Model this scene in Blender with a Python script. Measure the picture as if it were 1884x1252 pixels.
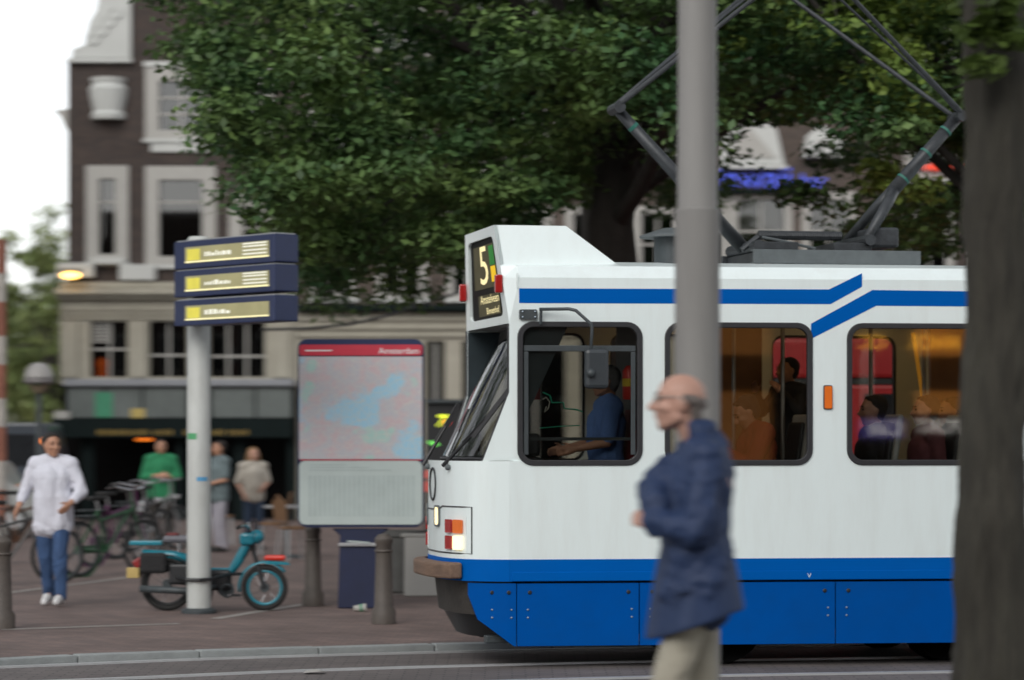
import bpy, bmesh, math, random
import numpy as np
from mathutils import Vector, Matrix, noise
from mathutils.geometry import tessellate_polygon

R = math.radians
random.seed(7)
rng = np.random.default_rng(11)
for o in list(bpy.data.objects):
    bpy.data.objects.remove(o)
scene = bpy.context.scene
C = scene.collection

# ------------------------------------------------------------------ camera
F, CX, HZ, CH = 5500.0, 942.0, 805.0, 1.75       # focal length in photo pixels, principal column, horizon row, eye height
cam_d = bpy.data.cameras.new('camera')
cam = bpy.data.objects.new('camera', cam_d)
C.objects.link(cam)
cam.location = (0, 0, CH)
cam.rotation_euler = (R(90), 0, 0)
cam_d.sensor_fit = 'HORIZONTAL'
cam_d.sensor_width = 36
cam_d.lens = F / 1884 * 36
cam_d.shift_y = (HZ - 626) / 1884
cam_d.clip_start = 0.2
cam_d.clip_end = 3000
cam_d.dof.use_dof = True
cam_d.dof.focus_distance = 21.0
cam_d.dof.aperture_fstop = 2.0
cam_d.dof.aperture_ratio = 0.45      # squeezed lens: oval out-of-focus discs
scene.camera = cam

# ------------------------------------------------------------------ sky, sun, exposure
SUN_EL, SUN_AZ = 35.0, 200.0
world = bpy.data.worlds.new('World')
scene.world = world
world.use_nodes = True
wn = world.node_tree
wn.nodes.clear()
sky = wn.nodes.new('ShaderNodeTexSky')
sky.sky_type = 'NISHITA'
sky.sun_disc = False
sky.sun_elevation = R(SUN_EL)
sky.sun_rotation = R(SUN_AZ)
sky.air_density = 1.0
sky.dust_density = 1.0
sky.ozone_density = 1.0
hsv = wn.nodes.new('ShaderNodeHueSaturation')      # overcast: the blue is washed out of the whole dome evenly
hsv.inputs['Saturation'].default_value = 0.17
bg = wn.nodes.new('ShaderNodeBackground')
bg.inputs['Strength'].default_value = 0.15
wo = wn.nodes.new('ShaderNodeOutputWorld')
wn.links.new(sky.outputs[0], hsv.inputs['Color'])
wn.links.new(hsv.outputs[0], bg.inputs['Color'])
wn.links.new(bg.outputs[0], wo.inputs['Surface'])

sun_d = bpy.data.lights.new('sun', 'SUN')
sun_d.energy = 0.9
sun_d.angle = R(35)
sun_d.color = (1.0, 0.95, 0.88)
sun = bpy.data.objects.new('sun', sun_d)
C.objects.link(sun)
# nishita: rotation 0 puts the sun at +Y, growing towards +X; the lamp shines from the same place
az = R(SUN_AZ)
sdir = Vector((math.sin(az) * math.cos(R(SUN_EL)), math.cos(az) * math.cos(R(SUN_EL)), math.sin(R(SUN_EL))))
sun.rotation_euler = (-sdir).to_track_quat('-Z', 'Y').to_euler()
sun.location = sdir * 40

scene.view_settings.view_transform = 'Standard'
scene.view_settings.look = 'None'
scene.view_settings.exposure = 0.41
scene.view_settings.gamma = 1.0
scene.view_settings.use_curve_mapping = False
scene.cycles.use_denoising = True
scene.cycles.max_bounces = 8
scene.cycles.transparent_max_bounces = 16
scene.cycles.caustics_reflective = False
scene.cycles.caustics_refractive = False

# ------------------------------------------------------------------ helpers
def at(px, py, D):
    return Vector(((px - CX) / F * D, D, CH + (HZ - py) / F * D))
def gx(px, D): return (px - CX) / F * D
def gz(py, D): return CH + (HZ - py) / F * D

def thing(name, label, cat, loc=(0, 0, 0), rotz=0.0, group=None):
    o = bpy.data.objects.new(name, None)
    C.objects.link(o)
    o.location = loc
    o.rotation_euler = (0, 0, rotz)
    o.empty_display_size = 0.2
    o['label'] = label
    o['category'] = cat
    if group: o['group'] = group
    return o

def tag(o, label, cat, group=None, kind=None):
    o['label'] = label
    o['category'] = cat
    if group: o['group'] = group
    if kind: o['kind'] = kind
    return o

def struct(o, label=None, cat=None):
    o['kind'] = 'structure'
    if label: o['label'] = label
    if cat: o['category'] = cat
    return o

def copy_tree(o, parent=None):
    c = o.copy()
    C.objects.link(c)
    c.parent = parent
    for ch in list(o.children):
        copy_tree(ch, c)
    return c

class MB:
    def __init__(s):
        s.v = []; s.f = []
    def add(s, vs, fs):
        b = len(s.v)
        s.v += [tuple(p) for p in vs]
        s.f += [tuple(i + b for i in q) for q in fs]
        return s
    def bx(s, x0, x1, y0, y1, z0, z1):
        return s.add([(x0,y0,z0),(x1,y0,z0),(x1,y1,z0),(x0,y1,z0),(x0,y0,z1),(x1,y0,z1),(x1,y1,z1),(x0,y1,z1)],
                     [(0,3,2,1),(4,5,6,7),(0,1,5,4),(1,2,6,5),(2,3,7,6),(3,0,4,7)])
    def box(s, c, d, M=None):
        b = MB(); b.bx(-d[0]/2, d[0]/2, -d[1]/2, d[1]/2, -d[2]/2, d[2]/2)
        m = Matrix.Translation(Vector(c)) @ (M.to_4x4() if M else Matrix.Identity(4))
        return s.add([m @ Vector(p) for p in b.v], b.f)
    def beam(s, p0, p1, w, h, up=(0, 0, 1)):
        p0 = Vector(p0); p1 = Vector(p1); a = (p1 - p0).normalized()
        b = a.cross(Vector(up))
        if b.length < 1e-4: b = a.cross(Vector((0, 1, 0)))
        b.normalize(); c = b.cross(a)
        vs = []
        for p in (p0, p1):
            for q, r in ((-1,-1),(1,-1),(1,1),(-1,1)):
                vs.append(p + b*(q*w/2) + c*(r*h/2))
        return s.add(vs, [(0,3,2,1),(4,5,6,7),(0,1,5,4),(1,2,6,5),(2,3,7,6),(3,0,4,7)])
    def poly(s, pts, r, n=8, closed=False):
        pts = [Vector(p) for p in pts]
        m = len(pts)
        rs = r if isinstance(r, (list, tuple)) else [r]*m
        t0 = (pts[1]-pts[0]).normalized()
        nrm = t0.orthogonal().normalized()
        vs = []; fs = []
        for i, p in enumerate(pts):
            if closed: t = (pts[(i+1) % m]-pts[i-1])
            elif i == 0: t = pts[1]-pts[0]
            elif i == m-1: t = pts[-1]-pts[-2]
            else: t = (pts[i+1]-p).normalized()+(p-pts[i-1]).normalized()
            t = t.normalized()
            nrm = (nrm - t*nrm.dot(t))
            nrm = nrm.normalized() if nrm.length > 1e-6 else t.orthogonal().normalized()
            bn = t.cross(nrm)
            for k in range(n):
                a = 2*math.pi*k/n
                vs.append(p + (nrm*math.cos(a)+bn*math.sin(a))*rs[i])
        for i in range(m if closed else m-1):
            j = (i+1) % m
            for k in range(n):
                l = (k+1) % n
                fs.append((i*n+k, i*n+l, j*n+l, j*n+k))
        if not closed:
            fs.append(tuple(range(n-1, -1, -1)))
            fs.append(tuple((m-1)*n+k for k in range(n)))
        return s.add(vs, fs)
    def tube(s, p0, p1, r0, r1=None, n=10):
        return s.poly([p0, p1], [r0, r0 if r1 is None else r1], n)
    def sphere(s, c, r, nu=14, nv=9, M=None):
        if not isinstance(r, (list, tuple)): r = (r, r, r)
        c = Vector(c); vs = []; fs = []
        def put(x, y, z):
            q = Vector((x*r[0], y*r[1], z*r[2]))
            vs.append(c + (M @ q if M else q))
        put(0, 0, 1)
        for i in range(1, nv):
            t = math.pi*i/nv
            for k in range(nu):
                a = 2*math.pi*k/nu
                put(math.sin(t)*math.cos(a), math.sin(t)*math.sin(a), math.cos(t))
        put(0, 0, -1)
        e = len(vs)-1
        for k in range(nu):
            l = (k+1) % nu
            fs.append((0, 1+k, 1+l))
            fs.append((e, e-nu+l, e-nu+k))
        for i in range(nv-2):
            for k in range(nu):
                l = (k+1) % nu
                a = 1+i*nu
                fs.append((a+k, a+nu+k, a+nu+l, a+l))
        return s.add(vs, fs)
    def cone(s, p0, r0, p1, r1):          # round cone, for bodies
        s.sphere(p0, r0, 12, 8); s.sphere(p1, r1, 12, 8)
        if (Vector(p1)-Vector(p0)).length > 1e-4: s.tube(p0, p1, r0*0.985, r1*0.985, 12)
        return s
    def lathe(s, prof, c=(0, 0, 0), n=20, M=None):
        c = Vector(c); vs = []; fs = []
        for (r, z) in prof:
            for k in range(n):
                a = 2*math.pi*k/n
                q = Vector((r*math.cos(a), r*math.sin(a), z))
                vs.append(c + (M @ q if M else q))
        m = len(prof)
        for i in range(m-1):
            for k in range(n):
                l = (k+1) % n
                fs.append((i*n+k, i*n+l, (i+1)*n+l, (i+1)*n+k))
        fs.append(tuple(range(n-1, -1, -1)))
        fs.append(tuple((m-1)*n+k for k in range(n)))
        return s.add(vs, fs)
    def torus(s, c, Rr, r, axis=(0, 1, 0), nu=28, nv=8, a0=0, a1=2*math.pi):
        ax = Vector(axis).normalized(); u = ax.orthogonal().normalized(); w = ax.cross(u)
        full = abs(a1-a0-2*math.pi) < 1e-6
        pts = [Vector(c)+(u*math.cos(a0+(a1-a0)*k/nu)+w*math.sin(a0+(a1-a0)*k/nu))*Rr for k in range(nu if full else nu+1)]
        return s.poly(pts, r, nv, closed=full)
    def extrude(s, poly, vec):
        n = len(poly); vec = Vector(vec)
        a = [Vector(p) for p in poly]
        tris = tessellate_polygon([a])
        vs = a + [p+vec for p in a]
        fs = [tuple(t) for t in tris] + [tuple(i+n for i in reversed(t)) for t in tris]
        for i in range(n):
            j = (i+1) % n
            fs.append((i, j, j+n, i+n))
        return s.add(vs, fs)
    def plate(s, outer, holes, fn, t):
        """flat plate in (u,v) with holes, mapped by fn(u,v,depth), thickness t"""
        loops = [outer]+holes
        tris = tessellate_polygon([[Vector((u, v, 0)) for u, v in l] for l in loops])
        fl = [p for l in loops for p in l]
        n = len(fl)
        vs = [fn(u, v, 0) for u, v in fl]+[fn(u, v, t) for u, v in fl]
        fs = [tuple(q) for q in tris]+[tuple(i+n for i in reversed(q)) for q in tris]
        b = 0
        for l in loops:
            m = len(l)
            for i in range(m):
                j = (i+1) % m
                fs.append((b+i, b+j, b+j+n, b+i+n))
            b += m
        return s.add(vs, fs)
    def ring(s, outer, inner, fn, d0, d1):
        n = len(outer)
        vs = [fn(u, v, d0) for u, v in outer]+[fn(u, v, d0) for u, v in inner]+[fn(u, v, d1) for u, v in outer]+[fn(u, v, d1) for u, v in inner]
        fs = []
        for i in range(n):
            j = (i+1) % n
            fs += [(i, j, n+j, n+i), (2*n+i, 3*n+i, 3*n+j, 2*n+j), (i, 2*n+i, 2*n+j, j), (n+i, n+j, 3*n+j, 3*n+i)]
        return s.add(vs, fs)
    def mesh(s, name, smooth=False, recalc=True):
        me = bpy.data.meshes.new(name)
        me.from_pydata(s.v, [], s.f)
        if recalc:
            bm = bmesh.new(); bm.from_mesh(me)
            bmesh.ops.recalc_face_normals(bm, faces=bm.faces)
            bm.to_mesh(me); bm.free()
        if smooth:
            me.polygons.foreach_set('use_smooth', [True]*len(me.polygons))
        me.update()
        return me
    def build(s, name, mat, parent=None, smooth=False, bevel=0.0, off=None, recalc=True):
        if off is not None:
            off = Vector(off); s.v = [tuple(Vector(p)-off) for p in s.v]
        me = s.mesh(name, smooth, recalc)
        o = bpy.data.objects.new(name, me)
        C.objects.link(o)
        if mat: me.materials.append(mat)
        if parent: o.parent = parent
        if smooth == 'auto':
            me.set_sharp_from_angle(angle=R(38))
        if bevel:
            b = o.modifiers.new('bevel', 'BEVEL'); b.width = bevel; b.segments = 2; b.limit_method = 'ANGLE'; b.angle_limit = R(40)
        return o

def rr(x0, x1, z0, z1, r, n=6):
    pts = []
    for cx, cz, a in ((x1-r, z1-r, 0), (x0+r, z1-r, 90), (x0+r, z0+r, 180), (x1-r, z0+r, 270)):
        for k in range(n+1):
            t = R(a+90*k/n)
            pts.append((cx+r*math.cos(t), cz+r*math.sin(t)))
    return pts

def rect(x0, x1, z0, z1): return [(x0, z0), (x1, z0), (x1, z1), (x0, z1)]

def text(name, s, size, mat, parent, M, extrude=0.0, xs=1.0, align='CENTER'):
    cu = bpy.data.curves.new(name, 'FONT')
    cu.body = s; cu.size = size; cu.extrude = extrude; cu.align_x = align; cu.align_y = 'CENTER'
    cu.resolution_u = 3
    t = bpy.data.objects.new('tmp', cu)
    C.objects.link(t)
    bpy.context.view_layer.update()
    me = bpy.data.meshes.new_from_object(t)
    bpy.data.objects.remove(t); bpy.data.curves.remove(cu)
    me.transform(M @ Matrix.Diagonal((xs, 1, 1, 1)))
    o = bpy.data.objects.new(name, me)
    me.materials.clear(); me.materials.append(mat)
    C.objects.link(o)
    if parent: o.parent = parent
    return o

def frameM(org, ux, uz):
    """matrix that lays text (x right, y up) on a plane: ux right, uz up"""
    ux = Vector(ux).normalized(); uz = Vector(uz).normalized(); n = ux.cross(uz)
    m = Matrix.Identity(4)
    for i in range(3):
        m[i][0] = ux[i]; m[i][1] = uz[i]; m[i][2] = n[i]; m[i][3] = org[i]
    return m

# ------------------------------------------------------------------ materials
MATS = {}
def mat(name, col, rough=0.6, metal=0.0, var=0.12, vscale=6.0, bump=0.0, bscale=40.0, spec=0.5, coat=0.0, emit=None, estr=0.0, stretch=(1, 1, 1), dirt=0.0, dirtcol=(0.05, 0.045, 0.04), dscale=1.5):
    if name in MATS: return MATS[name]
    m = bpy.data.materials.new(name); MATS[name] = m
    m.use_nodes = True
    nt = m.node_tree; N = nt.nodes; L = nt.links
    b = N['Principled BSDF']
    b.inputs['Roughness'].default_value = rough
    b.inputs['Metallic'].default_value = metal
    b.inputs['Specular IOR Level'].default_value = spec
    b.inputs['Coat Weight'].default_value = coat
    b.inputs['Coat Roughness'].default_value = 0.08
    tc = N.new('ShaderNodeTexCoord')
    mp = N.new('ShaderNodeMapping'); mp.inputs['Scale'].default_value = stretch
    L.new(tc.outputs['Object'], mp.inputs[0])
    n1 = N.new('ShaderNodeTexNoise'); n1.inputs['Scale'].default_value = vscale; n1.inputs['Detail'].default_value = 6; n1.inputs['Roughness'].default_value = 0.65
    L.new(mp.outputs[0], n1.inputs['Vector'])
    rp = N.new('ShaderNodeMapRange')
    rp.inputs['From Min'].default_value = 0.25; rp.inputs['From Max'].default_value = 0.75
    rp.inputs['To Min'].default_value = 1-var; rp.inputs['To Max'].default_value = 1+var
    L.new(n1.outputs['Fac'], rp.inputs['Value'])
    mx = N.new('ShaderNodeVectorMath'); mx.operation = 'SCALE'
    mx.inputs[0].default_value = col[:3]
    L.new(rp.outputs[0], mx.inputs['Scale'])
    out = mx.outputs[0]
    if dirt > 0:
        n3 = N.new('ShaderNodeTexNoise'); n3.inputs['Scale'].default_value = dscale; n3.inputs['Detail'].default_value = 8; n3.inputs['Roughness'].default_value = 0.7
        L.new(mp.outputs[0], n3.inputs['Vector'])
        r3 = N.new('ShaderNodeMapRange'); r3.inputs['From Min'].default_value = 0.45; r3.inputs['From Max'].default_value = 0.8; r3.inputs['To Max'].default_value = dirt
        L.new(n3.outputs['Fac'], r3.inputs['Value'])
        mm = N.new('ShaderNodeMix'); mm.data_type = 'RGBA'
        L.new(r3.outputs[0], mm.inputs['Factor']); L.new(out, mm.inputs['A']); mm.inputs['B'].default_value = (*dirtcol, 1)
        out = mm.outputs['Result']
    L.new(out, b.inputs['Base Color'])
    if bump > 0:
        n2 = N.new('ShaderNodeTexNoise'); n2.inputs['Scale'].default_value = bscale; n2.inputs['Detail'].default_value = 5
        L.new(mp.outputs[0], n2.inputs['Vector'])
        bp = N.new('ShaderNodeBump'); bp.inputs['Strength'].default_value = bump; bp.inputs['Distance'].default_value = 0.02
        L.new(n2.outputs['Fac'], bp.inputs['Height']); L.new(bp.outputs[0], b.inputs['Normal'])
    if emit:
        b.inputs['Emission Color'].default_value = (*emit, 1)
        b.inputs['Emission Strength'].default_value = estr
    return m

def brick_mat(name, c1, c2, mortar, bw, bh, ms, axes='xz', bump=0.5, rough=0.85, dirt=0.35, sq=1.0, rot=0.0):
    m = bpy.data.materials.new(name); MATS[name] = m
    m.use_nodes = True
    nt = m.node_tree; N = nt.nodes; L = nt.links
    b = N['Principled BSDF']; b.inputs['Roughness'].default_value = rough
    tc = N.new('ShaderNodeTexCoord')
    sp = N.new('ShaderNodeSeparateXYZ'); cb = N.new('ShaderNodeCombineXYZ')
    L.new(tc.outputs['Object'], sp.inputs[0])
    L.new(sp.outputs['xyz'.index(axes[0])], cb.inputs[0]); L.new(sp.outputs['xyz'.index(axes[1])], cb.inputs[1])
    vec = cb.outputs[0]
    if rot:
        mp = N.new('ShaderNodeMapping'); mp.inputs['Rotation'].default_value = (0, 0, rot)
        L.new(vec, mp.inputs[0]); vec = mp.outputs[0]
    br = N.new('ShaderNodeTexBrick')
    br.inputs['Scale'].default_value = 1.0
    br.inputs['Brick Width'].default_value = bw; br.inputs['Row Height'].default_value = bh
    br.inputs['Mortar Size'].default_value = ms; br.inputs['Mortar Smooth'].default_value = 0.2
    br.inputs['Color1'].default_value = (*c1, 1); br.inputs['Color2'].default_value = (*c2, 1); br.inputs['Mortar'].default_value = (*mortar, 1)
    L.new(vec, br.inputs['Vector'])
    n1 = N.new('ShaderNodeTexNoise'); n1.inputs['Scale'].default_value = 0.9; n1.inputs['Detail'].default_value = 8; n1.inputs['Roughness'].default_value = 0.7
    L.new(tc.outputs['Object'], n1.inputs['Vector'])
    mr = N.new('ShaderNodeMapRange'); mr.inputs['From Min'].default_value = 0.3; mr.inputs['From Max'].default_value = 0.7
    mr.inputs['To Min'].default_value = 1-dirt; mr.inputs['To Max'].default_value = 1+dirt*0.6
    L.new(n1.outputs['Fac'], mr.inputs['Value'])
    mx = N.new('ShaderNodeVectorMath'); mx.operation = 'SCALE'
    L.new(br.outputs['Color'], mx.inputs[0]); L.new(mr.outputs[0], mx.inputs['Scale'])
    L.new(mx.outputs[0], b.inputs['Base Color'])
    bp = N.new('ShaderNodeBump'); bp.inputs['Strength'].default_value = bump; bp.inputs['Distance'].default_value = 0.01; bp.invert = True
    L.new(br.outputs['Fac'], bp.inputs['Height']); L.new(bp.outputs[0], b.inputs['Normal'])
    return m

def glass_mat(name, tint, refl=0.06, rough=0.02, ior=1.5):
    m = bpy.data.materials.new(name); MATS[name] = m
    m.use_nodes = True
    nt = m.node_tree; N = nt.nodes; L = nt.links
    N.clear()
    tr = N.new('ShaderNodeBsdfTransparent'); tr.inputs[0].default_value = (*tint, 1)
    gl = N.new('ShaderNodeBsdfGlossy'); gl.inputs['Roughness'].default_value = rough
    fr = N.new('ShaderNodeFresnel'); fr.inputs['IOR'].default_value = ior
    ad = N.new('ShaderNodeMath'); ad.operation = 'ADD'; ad.inputs[1].default_value = refl
    ad.use_clamp = True
    mx = N.new('ShaderNodeMixShader'); out = N.new('ShaderNodeOutputMaterial')
    L.new(fr.outputs[0], ad.inputs[0]); L.new(ad.outputs[0], mx.inputs[0])
    L.new(tr.outputs[0], mx.inputs[1]); L.new(gl.outputs[0], mx.inputs[2]); L.new(mx.outputs[0], out.inputs[0])
    return m

def leaf_mat(name, col, trans, hue=0.0):
    m = bpy.data.materials.new(name); MATS[name] = m
    m.use_nodes = True
    nt = m.node_tree; N = nt.nodes; L = nt.links
    N.clear()
    geo = N.new('ShaderNodeNewGeometry')
    mr = N.new('ShaderNodeMapRange'); mr.inputs['To Min'].default_value = 0.6; mr.inputs['To Max'].default_value = 1.45
    L.new(geo.outputs['Random Per Island'], mr.inputs['Value'])
    tc = N.new('ShaderNodeTexCoord')
    ns = N.new('ShaderNodeTexNoise'); ns.inputs['Scale'].default_value = 0.8; ns.inputs['Detail'].default_value = 3
    L.new(tc.outputs['Object'], ns.inputs['Vector'])
    mix = N.new('ShaderNodeMix'); mix.data_type = 'RGBA'
    mix.inputs['A'].default_value = (*col, 1); mix.inputs['B'].default_value = (*trans, 1)
    r2 = N.new('ShaderNodeMapRange'); r2.inputs['From Min'].default_value = 0.35; r2.inputs['From Max'].default_value = 0.7
    L.new(ns.outputs['Fac'], r2.inputs['Value']); L.new(r2.outputs[0], mix.inputs['Factor'])
    sc = N.new('ShaderNodeVectorMath'); sc.operation = 'SCALE'
    L.new(mix.outputs['Result'], sc.inputs[0]); L.new(mr.outputs[0], sc.inputs['Scale'])
    d = N.new('ShaderNodeBsdfPrincipled'); d.inputs['Roughness'].default_value = 0.55
    t = N.new('ShaderNodeBsdfTranslucent')
    L.new(sc.outputs[0], d.inputs['Base Color']); L.new(sc.outputs[0], t.inputs['Color'])
    ms = N.new('ShaderNodeMixShader'); ms.inputs[0].default_value = 0.35
    out = N.new('ShaderNodeOutputMaterial')
    L.new(d.outputs[0], ms.inputs[1]); L.new(t.outputs[0], ms.inputs[2]); L.new(ms.outputs[0], out.inputs[0])
    return m

M_white = mat('white_paint', (0.79, 0.875, 0.87), 0.35, var=0.03, vscale=1.5, coat=0.3, dirt=0.22, dirtcol=(0.42, 0.40, 0.36), dscale=3.0, stretch=(2.2, 2.2, 0.3))
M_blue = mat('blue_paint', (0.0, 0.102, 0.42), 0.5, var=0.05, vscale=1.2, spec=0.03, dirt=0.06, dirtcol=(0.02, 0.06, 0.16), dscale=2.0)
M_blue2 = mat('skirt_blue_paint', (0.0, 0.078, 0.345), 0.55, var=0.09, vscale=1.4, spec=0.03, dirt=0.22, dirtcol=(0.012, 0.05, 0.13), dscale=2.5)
M_rubber = mat('black_rubber', (0.022, 0.022, 0.025), 0.5, bump=0.1)
M_black = mat('black_metal', (0.015, 0.016, 0.018), 0.45)
M_dgrey = mat('dark_grey_metal', (0.045, 0.055, 0.06), 0.5, var=0.25, vscale=12, bump=0.1)
M_grey = mat('grey_metal', (0.10, 0.115, 0.12), 0.5, var=0.2, vscale=10)
M_panto = mat('pantograph_steel', (0.045, 0.05, 0.055), 0.45, metal=0.3, var=0.3, vscale=15, bump=0.1)
M_green_band = mat('green_band', (0.02, 0.13, 0.10), 0.5)
M_under = mat('underframe_grime', (0.035, 0.030, 0.026), 0.8, var=0.4, vscale=5, bump=0.3, bscale=20)
M_wood = mat('bumper_timber', (0.17, 0.105, 0.07), 0.7, var=0.3, vscale=5, bump=0.3, bscale=25, stretch=(6, 1, 6), dirt=0.5, dirtcol=(0.06, 0.045, 0.04))
M_red_lens = mat('red_lens', (0.35, 0.012, 0.012), 0.2, var=0.1, coat=0.5)
M_orange_lens = mat('orange_lens', (0.55, 0.10, 0.01), 0.25, var=0.15, coat=0.5, emit=(1, 0.25, 0.02), estr=0.15)
M_lamp = mat('lit_headlamp', (0.8, 0.7, 0.5), 0.3, emit=(1.0, 0.80, 0.42), estr=0.95)
M_tail = mat('lit_tail_lens', (0.5, 0.02, 0.01), 0.3, emit=(1.0, 0.08, 0.02), estr=0.5)
M_int = mat('interior_panel_cream', (0.30, 0.20, 0.10), 0.5, var=0.15)
M_glow_or = mat('orange_glow_panel', (0.20, 0.095, 0.03), 0.45, var=0.2)  # warm glow in the windows, put into a panel colour
M_int_dk = mat('interior_dark', (0.03, 0.032, 0.035), 0.6)
M_teal = mat('cheek_lining_teal', (0.022, 0.035, 0.042), 0.55, var=0.2)
M_seat_red = mat('red_seat_cloth', (0.16, 0.012, 0.015), 0.8, bump=0.2)
M_seat_w = mat('grey_seat_shell', (0.42, 0.44, 0.43), 0.4)
M_red = mat('red_plastic', (0.55, 0.03, 0.02), 0.4)
M_yellow = mat('yellow_plastic', (0.7, 0.5, 0.03), 0.5)
M_steel = mat('brushed_steel', (0.35, 0.34, 0.32), 0.35, metal=0.9, var=0.1)
M_mirror = mat('mirror_housing', (0.035, 0.042, 0.048), 0.4, bump=0.1)
M_tglass = glass_mat('tram_glass', (0.84, 0.84, 0.82), 0.01)
M_wglass = glass_mat('windscreen_glass', (0.55, 0.57, 0.55), 0.05)
M_pglass = glass_mat('pane_glass', (0.35, 0.36, 0.36), 0.05)
# ------------------------------------------------------------------ ground, road, rails, kerb
M_road = brick_mat('road_setts', (0.150, 0.130, 0.125), (0.115, 0.101, 0.098), (0.075, 0.068, 0.066), 0.2, 0.1, 0.008, 'xy', 0.35, 0.8, 0.3)
M_pave = brick_mat('pavement_clinkers', (0.205, 0.142, 0.124), (0.145, 0.104, 0.094), (0.10, 0.085, 0.078), 0.21, 0.105, 0.008, 'xy', 0.4, 0.82, 0.35, rot=R(20))
M_kerb = mat('kerb_stone', (0.27, 0.29, 0.29), 0.8, var=0.2, vscale=3, bump=0.3)
M_rail = mat('rail_steel_sheen', (0.50, 0.51, 0.52), 0.35, metal=0.35, var=0.12, vscale=3)  # steel whose bright sheen is put into a light base colour
M_groove = mat('rail_groove', (0.02, 0.02, 0.02), 0.9)
M_conc = mat('platform_slab', (0.22, 0.21, 0.20), 0.85, var=0.15, vscale=2, bump=0.2, dirt=0.3)
M_line = mat('pale_stone_line', (0.30, 0.28, 0.26), 0.8, var=0.3, vscale=4)

ground = struct(MB().add([(-900, -300, -0.02), (900, -300, -0.02), (900, 1500, -0.02), (-900, 1500, -0.02)], [(0, 1, 2, 3)]).build('ground', M_pave))
road = struct(MB().add([(-60, 19.0, 0), (60, 19.0, 0), (60, 60, 0), (-60, 60, 0)], [(0, 1, 2, 3)]).build('road', M_road))

def smooth_path(ctrl, n=60):
    """interpolate control points (x,y) with a Catmull-Rom spline"""
    P = [Vector((*p, 0)) for p in ctrl]
    P = [P[0]*2-P[1]]+P+[P[-1]*2-P[-2]]
    out = []
    for i in range(1, len(P)-2):
        for k in range(n):
            t = k/n
            a, b, c, d = P[i-1], P[i], P[i+1], P[i+2]
            out.append(0.5*((2*b)+(c-a)*t+(2*a-5*b+4*c-d)*t*t+(3*b-a-3*c+d)*t**3))
    out.append(P[-2])
    return out
def gp(px, py, z=0.0):
    D = F*(CH-z)/(py-HZ)
    return (gx(px, D), D)
def offset(path, d):
    res = []
    for i, p in enumerate(path):
        t = (path[min(i+1, len(path)-1)]-path[max(i-1, 0)]).normalized()
        res.append(p+Vector((-t.y, t.x, 0))*d)
    return res
def ribbon(path, d0, d1, z):
    a = offset(path, d0); b = offset(path, d1); m = len(path)
    mb = MB()
    mb.add([(p.x, p.y, z) for p in a]+[(p.x, p.y, z) for p in b], [(i, i+1, m+i+1, m+i) for i in range(m-1)])
    return mb
def strip3d(path, d0, d1, z0, z1):
    a = offset(path, d0); b = offset(path, d1); m = len(path)
    mb = MB()
    vs = [(p.x, p.y, z0) for p in a]+[(p.x, p.y, z1) for p in a]+[(p.x, p.y, z1) for p in b]+[(p.x, p.y, z0) for p in b]
    fs = []
    for i in range(m-1):
        for q in range(3):
            fs.append((q*m+i, q*m+i+1, (q+1)*m+i+1, (q+1)*m+i))
    return mb.add(vs, fs)

# near rail of the tram's own track, read off the photograph, then far rail at gauge; a second track nearer the camera
th = R(11.5)
railB = [gp(190, 1252), gp(540, 1237), gp(900, 1226), gp(1200, 1219)]
e = Vector(railB[-1]); railB += [tuple(e+Vector((math.cos(th), math.sin(th)))*d) for d in (1.5, 4, 9, 18, 40)]
s0 = Vector(railB[0]); railB = [tuple(s0-Vector((math.cos(R(26)), math.sin(R(26))))*d) for d in (16, 9, 4.5, 1.7)]+railB
pathB = smooth_path(railB, 16)
for dd, nm in ((0.0, 'rail'), (1.435, 'rail'), (-1.45, 'rail'), (-2.885, 'rail')):
    p = offset(pathB, dd)
    r_ = strip3d(p, -0.03, 0.03, -0.01, 0.016).build(nm, M_rail, road)
    ribbon(p, 0.032, 0.075, 0.0035).build('rail_groove', M_groove, r_)

kerb_c = [gp(-260, 1222, 0.1), gp(0, 1203, 0.1), gp(300, 1192, 0.1), gp(560, 1184, 0.1), gp(850, 1176, 0.1)]
e = Vector(kerb_c[-1]); kerb_c += [tuple(e+Vector((math.cos(R(13)), math.sin(R(13))))*d) for d in (1.5, 4, 9, 18, 40)]
s0 = Vector(kerb_c[0]); kerb_c = [tuple(s0-Vector((math.cos(R(26)), math.sin(R(26))))*d) for d in (30, 16, 8, 4, 1.6)]+kerb_c
kpath = smooth_path(kerb_c, 10)
KH = 0.06
# pavement sheet from the kerb to far behind
mb = MB(); m = len(kpath); kb = offset(kpath, 0.16)
mb.add([(p.x, p.y, KH-0.002) for p in kb]+[(p.x*1.0, 140, KH-0.002) for p in kb], [(i, i+1, m+i+1, m+i) for i in range(m-1)])
pavement = struct(mb.build('pavement', M_pave))
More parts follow.
